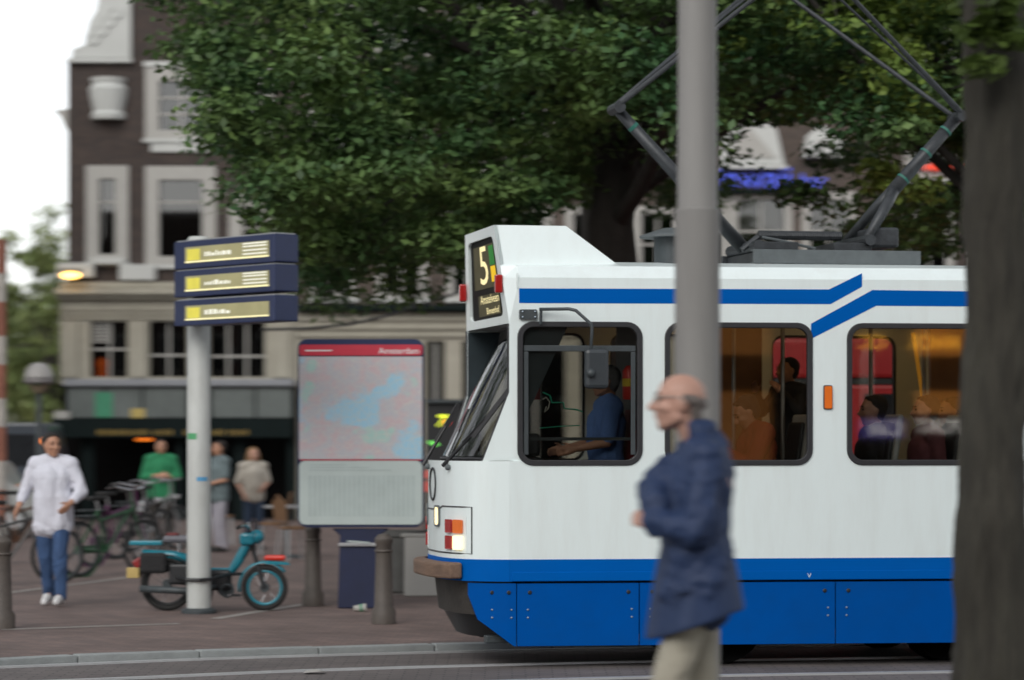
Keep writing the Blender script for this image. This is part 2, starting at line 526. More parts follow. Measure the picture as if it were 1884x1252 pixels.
# kerb stones, one object each, about a metre long
def resample(path, step):
    out = [path[0].copy()]; acc = 0.0
    for p, q in zip(path, path[1:]):
        L_ = (q-p).length; d = step-acc
        while d <= L_:
            out.append(p.lerp(q, d/L_)); d += step
        acc = L_-(d-step)
    return out
kp = resample(kpath, 1.0)
for q0, q1 in zip(kp, kp[1:]):
    if not (-14 < q0.x < 16): continue
    t = (q1-q0).normalized(); nrm = Vector((-t.y, t.x, 0)); g = t*0.003
    poly = [q0+g, q1-g, q1-g+nrm*0.162, q0+g+nrm*0.162]
    MB().extrude([(p.x, p.y, -0.01) for p in poly], (0, 0, KH+0.014+random.uniform(-0.003, 0.003))).build('kerb_stone', M_kerb, pavement, bevel=0.012)
strip3d([p for p in kpath if p.x > 15.5], 0.0, 0.16, -0.01, KH).build('kerb_run', M_kerb, pavement)
strip3d([p for p in kpath if p.x < -13.5], 0.0, 0.16, -0.01, KH).build('kerb_run', M_kerb, pavement)
# pale stone bands let into the pavement
for (a, b) in (((0, 1093), (250, 1061)), ((0, 1159), (330, 1148)), ((395, 1139), (560, 1112)), ((640, 1100), (850, 1086))):
    p0 = Vector((*gp(*a, z=KH), 0)); p1 = Vector((*gp(*b, z=KH), 0))
    ribbon([p0, p0.lerp(p1, 0.5), p1], -0.06, 0.06, KH+0.002).build('stone_band', M_line, pavement)
# raised tram stop platform on which the near man, pole and tree stand
pb = MB().bx(-2.2, 18, -6, 18.6, -0.01, 0.15).build('platform', M_conc, None, bevel=0.02)
struct(pb)
# ------------------------------------------------------------------ tram
TH = R(11.5)
TO = Vector((-0.195, 23.457, 0))
tram = thing('tram', 'white articulated tram with blue stripes and blue skirt, route 5 on its roof box', 'tram', TO, TH)
TAP = math.tan(R(4.3))
NOSE = [(-0.42, 0.0), (-0.415, 0.25), (-0.39, 0.45), (-0.345, 0.6), (-0.28, 0.72), (-0.19, 0.80), (-0.10, 0.845), (0.0, 0.875)]
def hw(x):
    """half width of the tram body at station x"""
    if x >= 4.3: return 0.875+TAP*4.3
    if x >= 0: return 0.875+TAP*x
    for (a, b), (c, d) in zip(NOSE, NOSE[1:]):
        if a <= x <= c: return b+(d-b)*(x-a)/(c-a)
    return 0.0
def proj(x, y, z=1.0):
    X = TO.x+x*math.cos(TH)-y*math.sin(TH); Y = TO.y+x*math.sin(TH)+y*math.cos(TH)
    return CX+X/Y*F, HZ-(z-CH)/Y*F, Y
def tx(px, y=None):
    lo, hi = -0.9, 12.0
    for _ in range(50):
        m_ = (lo+hi)/2
        yy = -hw(m_) if y is None else y
        if proj(m_, yy)[0] < px: lo = m_
        else: hi = m_
    return (lo+hi)/2
def tz(py, x, y=None):
    return CH+(HZ-py)/F*proj(x, -hw(x) if y is None else y)[2]
def T(px, py, y):          # point of the tram at lateral y
    x = tx(px, y)
    return Vector((x, y, tz(py, x, y)))

ZS0, ZS1, ZB, ZW0, ZW1, ZE, ZR = 0.168, 0.655, 0.825, 1.557, 2.605, 2.96, 3.055
near = lambda x, z, t: (x, -hw(x)+t, z)
far = lambda x, z, t: (x, hw(x)-t, z)
XE = 11.6
win_px = [(957, 1177), (1228, 1490), (1563, 1825)]
wins = [(tx(a), tx(b)) for a, b in win_px]
wp = wins[2][0]-wins[1][0]
wins += [(4.55+wp*k, 4.55+wp*k+wins[2][1]-wins[2][0]) for k in range(5) if 4.55+wp*k+wins[2][1]-wins[2][0] < XE-0.2]
front_wins = [w for w in wins if w[1] < 4.25]
rear_wins = [w for w in wins if w[0] > 4.35]

def tram_wall(fn, mirrored):
    out = [(-0.10, 1.57), (0, 1.57), (0.0, ZB), (4.3, ZB), (4.3, ZE), (0.08, ZE), (0.08, 2.613), (0.0, 2.613), (0.0, 2.09), (-0.19, 1.57)]
    a = MB().plate(out, [rr(w[0], w[1], ZW0, ZW1, 0.10) for w in front_wins], fn, 0.05)
    a.build('side_wall', M_white, tram)
    out = rect(4.3, XE, ZB, ZE)
    a = MB().plate(out, [rr(w[0], w[1], ZW0, ZW1, 0.10) for w in rear_wins], fn, 0.05)
    a.build('side_wall', M_white, tram)
tram_wall(near, False); tram_wall(far, True)

# windows: gasket frame, pane, rails
for fn, sgn in ((near, -1), (far, 1)):
    for i, (a, b) in enumerate(wins):
        fr = MB().ring(rr(a-0.022, b+0.022, ZW0-0.022, ZW1+0.022, 0.12), rr(a+0.020, b-0.020, ZW0+0.020, ZW1-0.020, 0.085), fn, -0.012, 0.03).build('window', M_rubber, tram, bevel=0.006)
        MB().plate(rr(a+0.02, b-0.02, ZW0+0.02, ZW1-0.02, 0.085), [], lambda u, v, t: fn(u, v, 0.016+t), 0.006).build('pane', M_tglass, fr)
        if sgn < 0 and i == 0:
            zt = tz(642, 0.5)
            mb = MB()
            for z0, z1 in ((zt-0.02, zt+0.025), ):
                mb.plate(rect(a+0.03, b-0.03, z0, z1), [], lambda u, v, t: fn(u, v, 0.004+t), 0.02)
            mb.build('glazing_bar', M_dgrey, fr, bevel=0.004)
            for x0 in (a+0.03, b-0.065):
                MB().plate(rect(x0, x0+0.035, ZW0+0.06, zt-0.022), [], lambda u, v, t: fn(u, v, 0.006+t), 0.018).build('glazing_bar', M_dgrey, fr, bevel=0.004)
            zb = tz(808, 0.5)
            MB().plate(rect(a+0.05, b-0.05, zb-0.012, zb+0.012), [], lambda u, v, t: fn(u, v, 0.03+t), 0.02).build('lower_bar', M_dgrey, fr)

# nose: white panel and blue band wrapped round the plan curve, with far half mirrored
def arc(refine=3):
    pts = [(x, -y) for x, y in reversed(NOSE)]+[(x, y) for x, y in NOSE[1:]]
    P = [Vector((x, y, 0)) for x, y in pts]
    P = [P[0]*2-P[1]]+P+[P[-1]*2-P[-2]]
    res = []
    for i in range(1, len(P)-2):
        for k in range(refine):
            t = k/refine
            a, b, c, d = P[i-1], P[i], P[i+1], P[i+2]
            q = 0.5*((2*b)+(c-a)*t+(2*a-5*b+4*c-d)*t*t+(3*b-a-3*c+d)*t**3)
            res.append((q.x, q.y))
    res.append(pts[-1])
    return res
ARC = arc()
def wrap(z0, z1, d0, d1, arcpts=ARC, lean=0.0):
    """shell following the nose, d0 outer offset, d1 inner offset"""
    n = len(arcpts)
    P = [Vector((x, y, 0)) for x, y in arcpts]
    nr = []
    for i in range(n):
        t = (P[min(i+1, n-1)]-P[max(i-1, 0)]).normalized()
        nr.append(Vector((-t.y, t.x, 0)) if Vector((-t.y, t.x, 0)).dot(Vector((-1, 0, 0))+P[i].normalized()) > 0 else Vector((t.y, -t.x, 0)))
    mb = MB(); vs = []
    for z, d in ((z0, d0), (z1, d0+lean), (z1, d1), (z0, d1)):
        vs += [tuple(P[i]+nr[i]*d+Vector((0, 0, z))) for i in range(n)]
    fs = []
    for q in range(4):
        r2 = (q+1) % 4
        for i in range(n-1):
            fs.append((q*n+i, q*n+i+1, r2*n+i+1, r2*n+i))
    fs += [(0, n, 2*n, 3*n), (n-1, 4*n-1, 3*n-1, 2*n-1)]
    return mb.add(vs, fs)
wrap(ZB, 1.57, 0.0, -0.05).build('nose_panel', M_white, tram, smooth='auto')
wrap(ZS1+0.004, ZB, 0.004, -0.05).build('nose_band', M_blue, tram, smooth='auto')
for fn in (near, far):
    MB().plate(rect(0.0, 4.3, ZS1+0.004, ZB), [], lambda u, v, t: fn(u, v, t-0.004), 0.05).build('blue_band', M_blue, tram)
    MB().plate(rect(4.3, XE, ZS1+0.004, ZB), [], lambda u, v, t: fn(u, v, t-0.004), 0.05).build('blue_band', M_blue, tram)
    # thin drip rail under the band
    MB().plate(rect(0.02, 4.3, ZS1+0.006, ZS1+0.075), [], lambda u, v, t: fn(u, v, t-0.010), 0.02).build('rub_rail', M_blue, tram, bevel=0.004)
    MB().plate(rect(4.3, XE, ZS1+0.006, ZS1+0.075), [], lambda u, v, t: fn(u, v, t-0.010), 0.02).build('rub_rail', M_blue, tram, bevel=0.004)

# blue stripe below the roof edge with its kicked-up ends (vinyl, 2 mm proud)
def stripe(pxpts, fn=near):
    pts = []
    for px, py in pxpts:
        x = tx(px); pts.append((x, tz(py, x)))
    MB().plate(pts, [], lambda u, v, t: fn(u, v, t-0.002), 0.001).build('roof_stripe', M_blue, tram)
    return pts
stripe([(955, 531), (1525, 533), (1586, 503), (1586, 528), (1528, 560), (955, 558)])
stripe([(1492, 596), (1605, 534), (1905, 538), (1905, 565), (1612, 563), (1492, 624)])
zt = 2.76
for a_, b_ in ((tx(1905), 4.3), (4.3, XE)):
    MB().plate(rect(a_, b_, 2.76, 2.876), [], lambda u, v, t: near(u, v, t-0.002), 0.001).build('roof_stripe', M_blue, tram)
MB().plate(rect(0.1, XE, 2.76, 2.876), [], lambda u, v, t: far(u, v, t-0.002), 0.001).build('roof_stripe', M_blue, tram) if False else None

# roof
def roof():
    mb = MB()
    xs = [0.08, 0.5, 0.9, 2.0, 4.3, XE]
    prof = lambda w: [(-w, ZE), (-w+0.10, ZR), (-w*0.45, ZR+0.055), (0, ZR+0.065), (w*0.45, ZR+0.055), (w-0.10, ZR), (w, ZE)]
    n = 7; vs = []; fs = []
    for x in xs:
        vs += [(x, y, z) for y, z in prof(hw(x))]
    for i in range(len(xs)-1):
        for k in range(n-1):
            fs.append((i*n+k, i*n+k+1, (i+1)*n+k+1, (i+1)*n+k))
    return mb.add(vs, fs)
roof().build('roof', M_white, tram, recalc=False)
MB().bx(XE-0.05, XE, -1.18, 1.18, 0.3, 3.0).build('rear_wall', M_white, tram)

# destination box above the windscreen
dbox = None
def dest():
    B = lambda s: (0.0, s*0.875, 2.613)
    Tp = lambda s: (-0.065, s*0.60, 3.374)
    Tr = lambda s: (0.50, s*0.60, 3.374)
    Rr = lambda s: (0.87, s*0.70, ZR+0.03)
    mid = lambda s, z: tuple(Vector(B(s)).lerp(Vector(Tp(s)), (z-2.613)/(3.374-2.613)))
    mb = MB()
    for s in (-1, 1):
        w8, w9 = hw(0.08), hw(0.87)
        mb.add([B(s), (0.08, s*w8, 2.613), (0.08, s*w8, ZE), mid(s, ZE)], [(0, 1, 2, 3)])
        mb.add([mid(s, ZE), (0.08, s*w8, ZE), (0.08, s*(w8-0.10), ZR), mid(s, ZR)], [(0, 1, 2, 3)])
        mb.add([mid(s, ZR), (0.08, s*(w8-0.10), ZR), (0.87, s*(w9-0.10), ZR), Rr(s), Tr(s), Tp(s)], [(0, 1, 2, 3), (0, 3, 4, 5)])
    mb.add([Tp(-1), Tr(-1), Tr(1), Tp(1)], [(0, 1, 2, 3)])
    mb.add([Tr(-1), Rr(-1), Rr(1), Tr(1)], [(0, 1, 2, 3)])
    # front face as a frame round the display
    fB, fT = Vector(B(-1)), Vector(Tp(-1)); gB, gT = Vector(B(1)), Vector(Tp(1))
    def fp(u, v, t=0.0):      # u 0..1 near->far, v 0..1 bottom->top, t depth inwards
        p = fB.lerp(gB, u).lerp(fT.lerp(gT, u), v)
        return tuple(p+Vector((t, 0, 0)))
    out = [(0, 0), (1, 0), (1, 1), (0, 1)]
    inn = rr(0.10, 0.90, 0.085, 0.90, 0.06, 4)
    mb.plate(out, [inn], fp, 0.03)
    mb.add([B(-1), (0.5, -0.9, 2.613), (0.5, 0.9, 2.613), B(1)], [(0, 1, 2, 3)])
    return mb, fp, inn
mb, fp, inn = dest()
dbox = mb.build('destination_box', M_white, tram)
M_disp = mat('display_black', (0.018, 0.018, 0.017), 0.6, spec=0.05)
M_blind = mat('display_blind_grey', (0.10, 0.10, 0.085), 0.7, var=0.25, vscale=4, spec=0.05, emit=(1, 0.85, 0.4), estr=0.035)
M_disp_y = mat('display_lit_cream', (0.7, 0.62, 0.35), 0.5, emit=(1.0, 0.86, 0.42), estr=0.55)
M_disp_ye = mat('display_yellow', (0.7, 0.5, 0.02), 0.5, emit=(1.0, 0.7, 0.02), estr=0.3)
M_disp_g = mat('display_green', (0.04, 0.30, 0.06), 0.5, emit=(0.1, 0.7, 0.12), estr=0.08)
disp = MB().plate(rr(0.10, 0.90, 0.085, 0.90, 0.06, 4), [], lambda u, v, t: fp(u, v, 0.022+t), 0.004).build('display', M_disp, tram)
MB().plate(rect(0.19, 0.80, 0.40, 0.84), [], lambda u, v, t: fp(u, v, 0.018), 0.0005).build('number_blind', M_blind, disp)
MB().plate(rect(0.19, 0.72, 0.12, 0.335), [], lambda u, v, t: fp(u, v, 0.018), 0.0005).build('name_blind', M_blind, disp)
def disp_text(name, s, u0, u1, v0, v1, m_):
    o = text(name, s, 1.0, m_, disp, Matrix.Identity(4))
    xs = [v.co.x for v in o.data.vertices]; ys = [v.co.y for v in o.data.vertices]
    for v in o.data.vertices:
        u = u1+(v.co.x-min(xs))/(max(xs)-min(xs))*(u0-u1); w = v0+(v.co.y-min(ys))/(max(ys)-min(ys))*(v1-v0)
        v.co = Vector(fp(u, w, 0.0155))
    return o
disp_text('route_number', '5', 0.40, 0.62, 0.44, 0.83, M_disp_y)
disp_text('destination_name', 'Amstelveen', 0.20, 0.66, 0.245, 0.335, M_disp_y)
disp_text('destination_name', 'Binnenhof', 0.22, 0.52, 0.135, 0.20, M_disp_y)
MB().plate(rect(0.19, 0.33, 0.62, 0.82), [], lambda u, v, t: fp(u, v, 0.0155), 0.0005).build('colour_patch', M_disp_g, disp)
MB().plate(rect(0.19, 0.32, 0.45, 0.61), [], lambda u, v, t: fp(u, v, 0.0150), 0.0005).build('colour_patch', M_disp_ye, disp)
for u in (0.015, 0.985):
    c = Vector(fp(u, 0.40))
    mb = MB().box(c+Vector((-0.03, 0, 0)), (0.06, 0.055, 0.14))
    mb.build('marker_light', M_red_lens, tram, bevel=0.012)

# windscreen, raked back at the top, and the dark cheek linings either side
def ws_pt(u, v, t=0.0):      # u -1..1 across, v 0..1 up
    return (-0.33+0.16*u*u+0.485*v+t, u*0.80*(1+0.02*v), 1.585+v*1.02)
def ws_grid(u0, u1, v0, v1, t, nu=14, nv=3):
    mb = MB(); vs = []; fs = []
    for j in range(nv+1):
        for i in range(nu+1):
            vs.append(ws_pt(u0+(u1-u0)*i/nu, v0+(v1-v0)*j/nv, t))
    for j in range(nv):
        for i in range(nu):
            q = j*(nu+1)+i
            fs.append((q, q+1, q+nu+2, q+nu+1))
    return mb.add(vs, fs)
wsc = ws_grid(-0.97, 0.97, 0.02, 0.985, 0.0, 24).build('windscreen', M_wglass, tram, smooth=True)
edge = [ws_pt(-0.98+1.96*i/16, 0.0) for i in range(17)]+[ws_pt(0.98, v/6) for v in range(1, 7)]+[ws_pt(0.98-1.96*i/16, 1.0) for i in range(1, 17)]+[ws_pt(-0.98, 1-v/6) for v in range(1, 6)]
MB().poly(edge, 0.014, 8, closed=True).build('windscreen_seal', M_rubber, wsc, smooth=True)
for s in (-1, 1):
    pts = [(0.0, 2.60), (0.46, 2.60), (0.0, 1.60), (-0.17, 1.60), (0.0, 2.075)]
    MB().plate(pts, [], lambda u, v, t: (u, s*(hw(u)-0.055-t), v), 0.01).build('cheek_lining', M_teal, tram)
    MB().poly([(0.0, s*(0.875-0.02), 2.61), (0.0, s*(0.875-0.02), 2.09), (-0.185, s*(0.80-0.015), 1.575)], 0.013, 8).build('cheek_trim', M_rubber, tram)
MB().plate([(x, y) for x, y in ARC]+[(0.3, 0.85), (0.3, -0.85)], [], lambda u, v, t: (u*0.985, v*0.985, 1.572-t), 0.03).build('scuttle', M_rubber, tram)

# wipers
def wiper(base, elbow, tip, knob):
    mb = MB().poly([base, elbow], [0.016, 0.009], 8)
    o = mb.build('wiper', M_black, tram)
    a, b = Vector(elbow).lerp(Vector(tip), -0.55), Vector(tip)
    MB().beam(a, b, 0.02, 0.035).build('wiper_blade', M_rubber, o)
    MB().poly([Vector(base)*0.5+Vector(elbow)*0.5+Vector((-0.02, 0, 0.0)), Vector(elbow)+Vector((-0.02, 0, 0.0))], 0.005, 6).build('linkage', M_black, o)
    MB().sphere(knob, 0.024, 10, 8).build('pivot', M_grey, o)
w0 = Vector((-0.43, -0.42, 1.53)); w1 = Vector(ws_pt(-0.80, 0.30, -0.045)); w2 = Vector(ws_pt(-0.95, 0.55, -0.035))
wiper(w0, w1, w2, w0+Vector((0.03, -0.06, -0.01)))
w0 = Vector((-0.46, 0.30, 1.53)); w1 = Vector(ws_pt(0.37, 0.31, -0.08)); w2 = Vector(ws_pt(0.37, 0.42, -0.07))
wiper(w0, w1, w2, w0+Vector((0.03, -0.06, -0.01)))

# front: ring emblem, headlight panel, lamps
def nose_at(y):      # outward point and normal at lateral y
    for (a, b), (c, d) in zip(ARC, ARC[1:]):
        if b <= y <= d:
            t = (y-b)/(d-b+1e-9)
            tg = Vector((c-a, d-b, 0)).normalized()
            return Vector((a+(c-a)*t, y, 0)), Vector((-tg.y, tg.x, 0))
def on_nose(y, z, out=0.0):
    p, n = nose_at(y)
    return p+n*out+Vector((0, 0, z))
ringpts = [on_nose(0.05+0.125*math.cos(a), 1.385+0.125*math.sin(a), 0.006) for a in [2*math.pi*k/32 for k in range(32)]]
MB().poly(ringpts, 0.008, 6, closed=True).build('emblem_ring', M_black, tram)
for s in (-1, 1):
    if s < 0:
        pts = [on_nose(-0.74, 1.22, 0.002), on_nose(-0.74, 0.865, 0.002)]
        for k in range(1, 13): pts.append(on_nose(-0.74+1.48*k/12, 0.865, 0.002))
        for k in range(13): pts.append(on_nose(0.74-1.40*k/12, 1.19+(0.03 if k > 8 else 0.0), 0.002))
        MB().poly(pts, 0.006, 6, closed=True).build('panel_gap', M_black, tram)
    # round-cornered lit headlight
    hy = -0.15 if s < 0 else 0.46
    mb = MB().plate(rr(-0.075, 0.075, -0.07, 0.07, 0.03, 4), [], lambda u, v, t: tuple(on_nose(hy+u, 1.14+v, 0.012-t)), 0.02)
    hl = mb.build('headlight', M_lamp, tram)
    MB().ring(rr(-0.088, 0.088, -0.083, 0.083, 0.036, 4), rr(-0.072, 0.072, -0.068, 0.068, 0.028, 4), lambda u, v, t: tuple(on_nose(hy+u, 1.14+v, 0.016-t)), 0, 0.02).build('bezel', M_grey, hl)
    # rear/indicator cluster: two red lenses, orange, lit lamp
    box = MB().plate(rect(-0.15, 0.15, -0.14, 0.13), [], lambda u, v, t: tuple(on_nose(s*0.55+u, 1.015+v, 0.004-t)), 0.01).build('lamp_cluster', M_white, tram)
    for du, dv, mm in ((s*0.06, -0.07, M_lamp if s < 0 else M_tail), (s*0.06, 0.055, M_orange_lens), (s*-0.075, -0.07, M_red_lens), (s*-0.075, 0.055, M_red_lens)):
        MB().plate(rr(du-0.055, du+0.055, dv-0.052, dv+0.052, 0.012, 3), [], lambda u, v, t: tuple(on_nose(s*0.55+u, 1.015+v, 0.02-t)), 0.016).build('lens', mm, box)

# bumper timber and underframe
BA = [(x-0.02, y) for x, y in ARC if abs(y) <= 0.70]
mb = MB(); n = len(BA)
vs = []
for dx, z in ((-0.10, 0.675), (-0.10, 0.79), (0.0, 0.80), (0.0, 0.675)):
    vs += [(x+dx, y, z) for x, y in BA]
fs = [(q*n+i, q*n+i+1, ((q+1) % 4)*n+i+1, ((q+1) % 4)*n+i) for q in range(4) for i in range(n-1)]
fs += [(0, n, 2*n, 3*n), (n-1, 4*n-1, 3*n-1, 2*n-1)]
mb.add(vs, fs).build('bumper', M_wood, tram, bevel=0.015)
def apron(d_top, z0, z1, sc0, sc1):
    mb = MB(); n = len(ARC)
    vs = [(x*sc1+d_top, y*sc1, z1) for x, y in ARC]+[(x*sc0+d_top+0.02, y*sc0, z0) for x, y in ARC]+[(x*sc0+d_top+0.07, y*sc0*0.95, z0) for x, y in ARC]
    fs = [(i, i+1, n+i+1, n+i) for i in range(n-1)]+[(n+i, n+i+1, 2*n+i+1, 2*n+i) for i in range(n-1)]
    return mb.add(vs, fs)
apron(0.03, 0.40, 0.66, 0.93, 0.96).build('front_apron', M_under, tram, smooth='auto')
apron(0.06, 0.22, 0.40, 0.70, 0.88).build('lower_apron', M_black, tram, smooth='auto')
MB().bx(-0.12, 0.6, -0.28, 0.28, 0.20, 0.30).build('coupler', M_under, tram, bevel=0.02)
MB().bx(0.2, XE, -0.78, 0.78, 0.42, 0.80).build('underframe', M_under, tram)
MB().box((0.12, -0.70, 0.215), (0.55, 0.10, 0.06)).build('step_bar', M_dgrey, tram, bevel=0.01)

# bogies with wheels
M_wheel = mat('shaded_wheel', (0.006, 0.006, 0.006), 0.9, spec=0.05)  # near-black: the shade under the tram is put into the colour
for xb in (2.6, 9.0):
    bog = MB().bx(xb-1.15, xb+1.15, -0.62, 0.62, 0.25, 0.45).build('bogie', M_under, tram, bevel=0.03)
    for xw in (-0.9, 0.9):
        for y in (-0.72, 0.72):
            MB().lathe([(0.0, -0.06), (0.33, -0.06), (0.35, -0.05), (0.33, -0.02), (0.33, 0.06), (0.0, 0.06)], (xb+xw, y, 0.34), 24, Matrix.Rotation(R(90), 3, 'X')).build('wheel', M_wheel, bog)

# skirt panels with bolts and rivets
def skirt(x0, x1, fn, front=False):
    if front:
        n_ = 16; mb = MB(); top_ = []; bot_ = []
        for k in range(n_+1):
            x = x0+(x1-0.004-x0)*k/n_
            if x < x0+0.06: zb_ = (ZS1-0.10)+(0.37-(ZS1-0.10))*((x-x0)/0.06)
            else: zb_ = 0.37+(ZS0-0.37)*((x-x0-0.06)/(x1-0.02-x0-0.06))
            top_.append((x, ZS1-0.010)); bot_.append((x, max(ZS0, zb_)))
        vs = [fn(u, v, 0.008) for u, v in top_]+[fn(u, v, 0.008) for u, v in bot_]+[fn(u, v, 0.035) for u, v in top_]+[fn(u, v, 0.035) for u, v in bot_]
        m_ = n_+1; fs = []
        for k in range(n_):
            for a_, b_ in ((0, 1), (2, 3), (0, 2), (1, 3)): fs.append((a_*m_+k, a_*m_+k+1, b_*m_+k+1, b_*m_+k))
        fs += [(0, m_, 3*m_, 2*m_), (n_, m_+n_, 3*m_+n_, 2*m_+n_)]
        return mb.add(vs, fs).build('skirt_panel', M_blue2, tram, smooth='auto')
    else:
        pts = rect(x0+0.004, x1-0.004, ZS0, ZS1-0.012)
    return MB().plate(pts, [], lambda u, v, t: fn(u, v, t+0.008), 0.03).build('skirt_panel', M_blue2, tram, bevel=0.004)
M_rivet = mat('rivet_zinc', (0.30, 0.36, 0.42), 0.4, metal=0.6)
bolt_me = MB().lathe([(0.0, -0.004), (0.016, -0.004), (0.016, 0.002), (0.010, 0.006), (0.0, 0.006)], (0, 0, 0), 8, Matrix.Rotation(R(90), 3, 'X')).mesh('bolt'); bolt_me.materials.append(M_black)
rivet_me = MB().lathe([(0.0, -0.003), (0.009, -0.003), (0.007, 0.004), (0.0, 0.006)], (0, 0, 0), 8, Matrix.Rotation(R(90), 3, 'X')).mesh('rivet'); rivet_me.materials.append(M_rivet)
def stud(me, nm, x, z, par):
    o = bpy.data.objects.new(nm, me); C.objects.link(o); o.parent = par
    o.location = (x, -hw(x)+0.006, z)
seams = [tx(862), tx(951), tx(1177), tx(1538), tx(1900)]
while seams[-1] < XE-0.1: seams.append(min(seams[-1]+1.5, XE))
for i, (a, b) in enumerate(zip(seams, seams[1:])):
    cuts = [a, 4.3, b] if a < 4.3 < b else [a, b]
    for c, d in zip(cuts, cuts[1:]):
        for fn in (near, far):
            p = skirt(c, d, fn, i == 0)
            if fn is near and i < 4:
                for xx in (c+(0.16 if i == 0 else 0.10), d-(0.085 if i else 0.06)):
                    stud(bolt_me, 'bolt', xx, 0.575, p)
                for xx in (c+(0.16 if i == 0 else 0.085), d-(0.06 if i else 0.04)):
                    stud(rivet_me, 'rivet', xx, 0.445, p); stud(rivet_me, 'rivet', xx, 0.385, p)
xv = tx(1488)
text('fleet_mark', 'V', 0.05, M_white, tram, frameM((xv, -hw(xv)-0.012, ZS1+0.035), (math.cos(R(-4.3)), math.sin(R(-4.3)), 0), (0, 0, 1)))
# orange side marker
xm = tx(1523)
MB().plate(rr(xm-0.028, xm+0.028, tz(752, xm), tz(711, xm), 0.01, 3), [], lambda u, v, t: near(u, v, t-0.022), 0.03).build('side_marker', M_orange_lens, tram)
MB().plate(rr(xm-0.036, xm+0.036, tz(754, xm), tz(709, xm), 0.014, 3), [], lambda u, v, t: near(u, v, t-0.006), 0.01).build('marker_base', M_dgrey, tram)
# drip seam by the destination box
xs_ = tx(952)
MB().plate(rect(xs_-0.008, xs_+0.006, tz(531, xs_), tz(503, xs_)), [], lambda u, v, t: near(u, v, t-0.006), 0.01).build('roof_bracket', M_white, tram)

# mirror on its bent arm
xb_ = tx(972)
P = lambda px, py, o: (lambda x: Vector((x, -hw(x)-o, tz(py, x))))(tx(px))
mir = MB().poly([P(990, 570, 0.05), P(1040, 570, 0.12), P(1052, 573, 0.14), P(1078, 598, 0.17), P(1080, 606, 0.17), P(1076, 680, 0.17)], 0.013, 10).build('mirror', M_dgrey, tram, smooth=True)
MB().poly([P(993, 572, 0.05), P(993, 597, 0.03)], 0.012, 8).build('stay', M_dgrey, mir)
a = P(955, 588, 0.0); b = P(987, 570, 0.0)
MB().plate(rr(a.x, b.x, a.z, b.z, 0.01, 3), [], lambda u, v, t: near(u, v, t-0.03), 0.03).build('bracket', M_dgrey, mir)
for px in (960, 983):
    for py in (574, 584):
        q = P(px, py, 0.033); MB().sphere(q, 0.008, 8, 6).build('bolt', M_rivet, mir)
q = P(1088, 680, 0.17)
hd = MB().box((0, 0, 0), (0.185, 0.075, 0.30)); hd.v = [tuple(Vector(v)+q) for v in hd.v]
hd.build('mirror_head', M_mirror, mir, bevel=0.03)
MB().sphere(P(1075, 688, 0.22), 0.035, 12, 8).build('joint', M_dgrey, mir, smooth=True)

# ---------------------------------------------------------------- interior
MB().plate([(0.1, -0.8), (4.3, -hw(4.3)+0.08), (XE-0.06, -hw(4.3)+0.08), (XE-0.06, hw(4.3)-0.08), (4.3, hw(4.3)-0.08), (0.1, 0.8)], [], lambda u, v, t: (u, v, 0.86-t), 0.04).build('floor', M_int_dk, tram)
MB().plate([(0.1, -0.8), (4.3, -hw(4.3)+0.08), (XE-0.06, -hw(4.3)+0.08), (XE-0.06, hw(4.3)-0.08), (4.3, hw(4.3)-0.08), (0.1, 0.8)], [], lambda u, v, t: (u, v, 2.80+t), 0.02).build('ceiling', M_int, tram)
M_ceil = mat('ceiling_lamp', (0.9, 0.75, 0.5), 0.4, emit=(1.0, 0.62, 0.25), estr=2.2)
for x in (2.0, 3.5, 5.0, 6.5):
    for y in (-0.45, 0.45):
        MB().bx(x-0.45, x+0.45, y-0.05, y+0.05, 2.77, 2.795).build('ceiling_lamp', M_ceil, tram)
# lower inside lining of both walls
for fn in (near, far):
    MB().plate(rect(0.1, 4.3, 0.86, ZW0-0.03), [], lambda u, v, t: fn(u, v, 0.055+t), 0.01).build('inner_lining', M_int_dk, tram)
    MB().plate(rect(4.3, XE-0.1, 0.86, ZW0-0.03), [], lambda u, v, t: fn(u, v, 0.055+t), 0.01).build('inner_lining', M_int_dk, tram)
# bulkhead behind the driver, with red lining and extinguisher
MB().bx(1.10, 1.13, -0.88, 0.25, 0.86, 2.78).build('bulkhead', M_int_dk, tram)
MB().bx(-0.1, 0.32, -0.72, 0.72, 0.86, 1.60).build('dashboard', M_int_dk, tram, bevel=0.05)
MB().bx(0.18, 0.30, -0.60, -0.25, 1.60, 1.78).build('instrument_pod', M_int_dk, tram, bevel=0.03)
xd = tx(1112, -0.25)
st = MB().box((xd+0.24, -0.25, 1.72), (0.12, 0.48, 0.62), Matrix.Rotation(R(8), 3, 'Y')).build('driver_seat', M_seat_red, tram, bevel=0.05)
MB().box((xd+0.03, -0.25, 1.37), (0.44, 0.48, 0.12)).build('cushion', M_seat_red, st, bevel=0.04)
MB().tube((xd+0.03, -0.25, 0.86), (xd+0.03, -0.25, 1.32), 0.06).build('pedestal', M_black, st)
xq = tx(1157, -0.72)
ex = MB().lathe([(0, -0.13), (0.045, -0.13), (0.05, -0.11), (0.05, 0.09), (0.02, 0.13), (0, 0.13)], (xq, -0.72, 2.17), 14).build('extinguisher', M_red, tram, smooth='auto')
MB().lathe([(0.051, -0.03), (0.052, -0.03), (0.052, 0.03), (0.051, 0.03)], (xq, -0.72, 2.17), 14).build('band', M_yellow, ex)
MB().bx(tx(970, -0.6), tx(993, -0.6), -0.61, -0.60, tz(735, 0.2), tz(713, 0.2)).build('notice', mat('dark_red_notice', (0.16, 0.01, 0.012), 0.5), tram)
M_scrawl = mat('green_scratch', (0.02, 0.35, 0.22), 0.5)
M_scrawl2 = mat('pale_scratch', (0.5, 0.5, 0.45), 0.5)
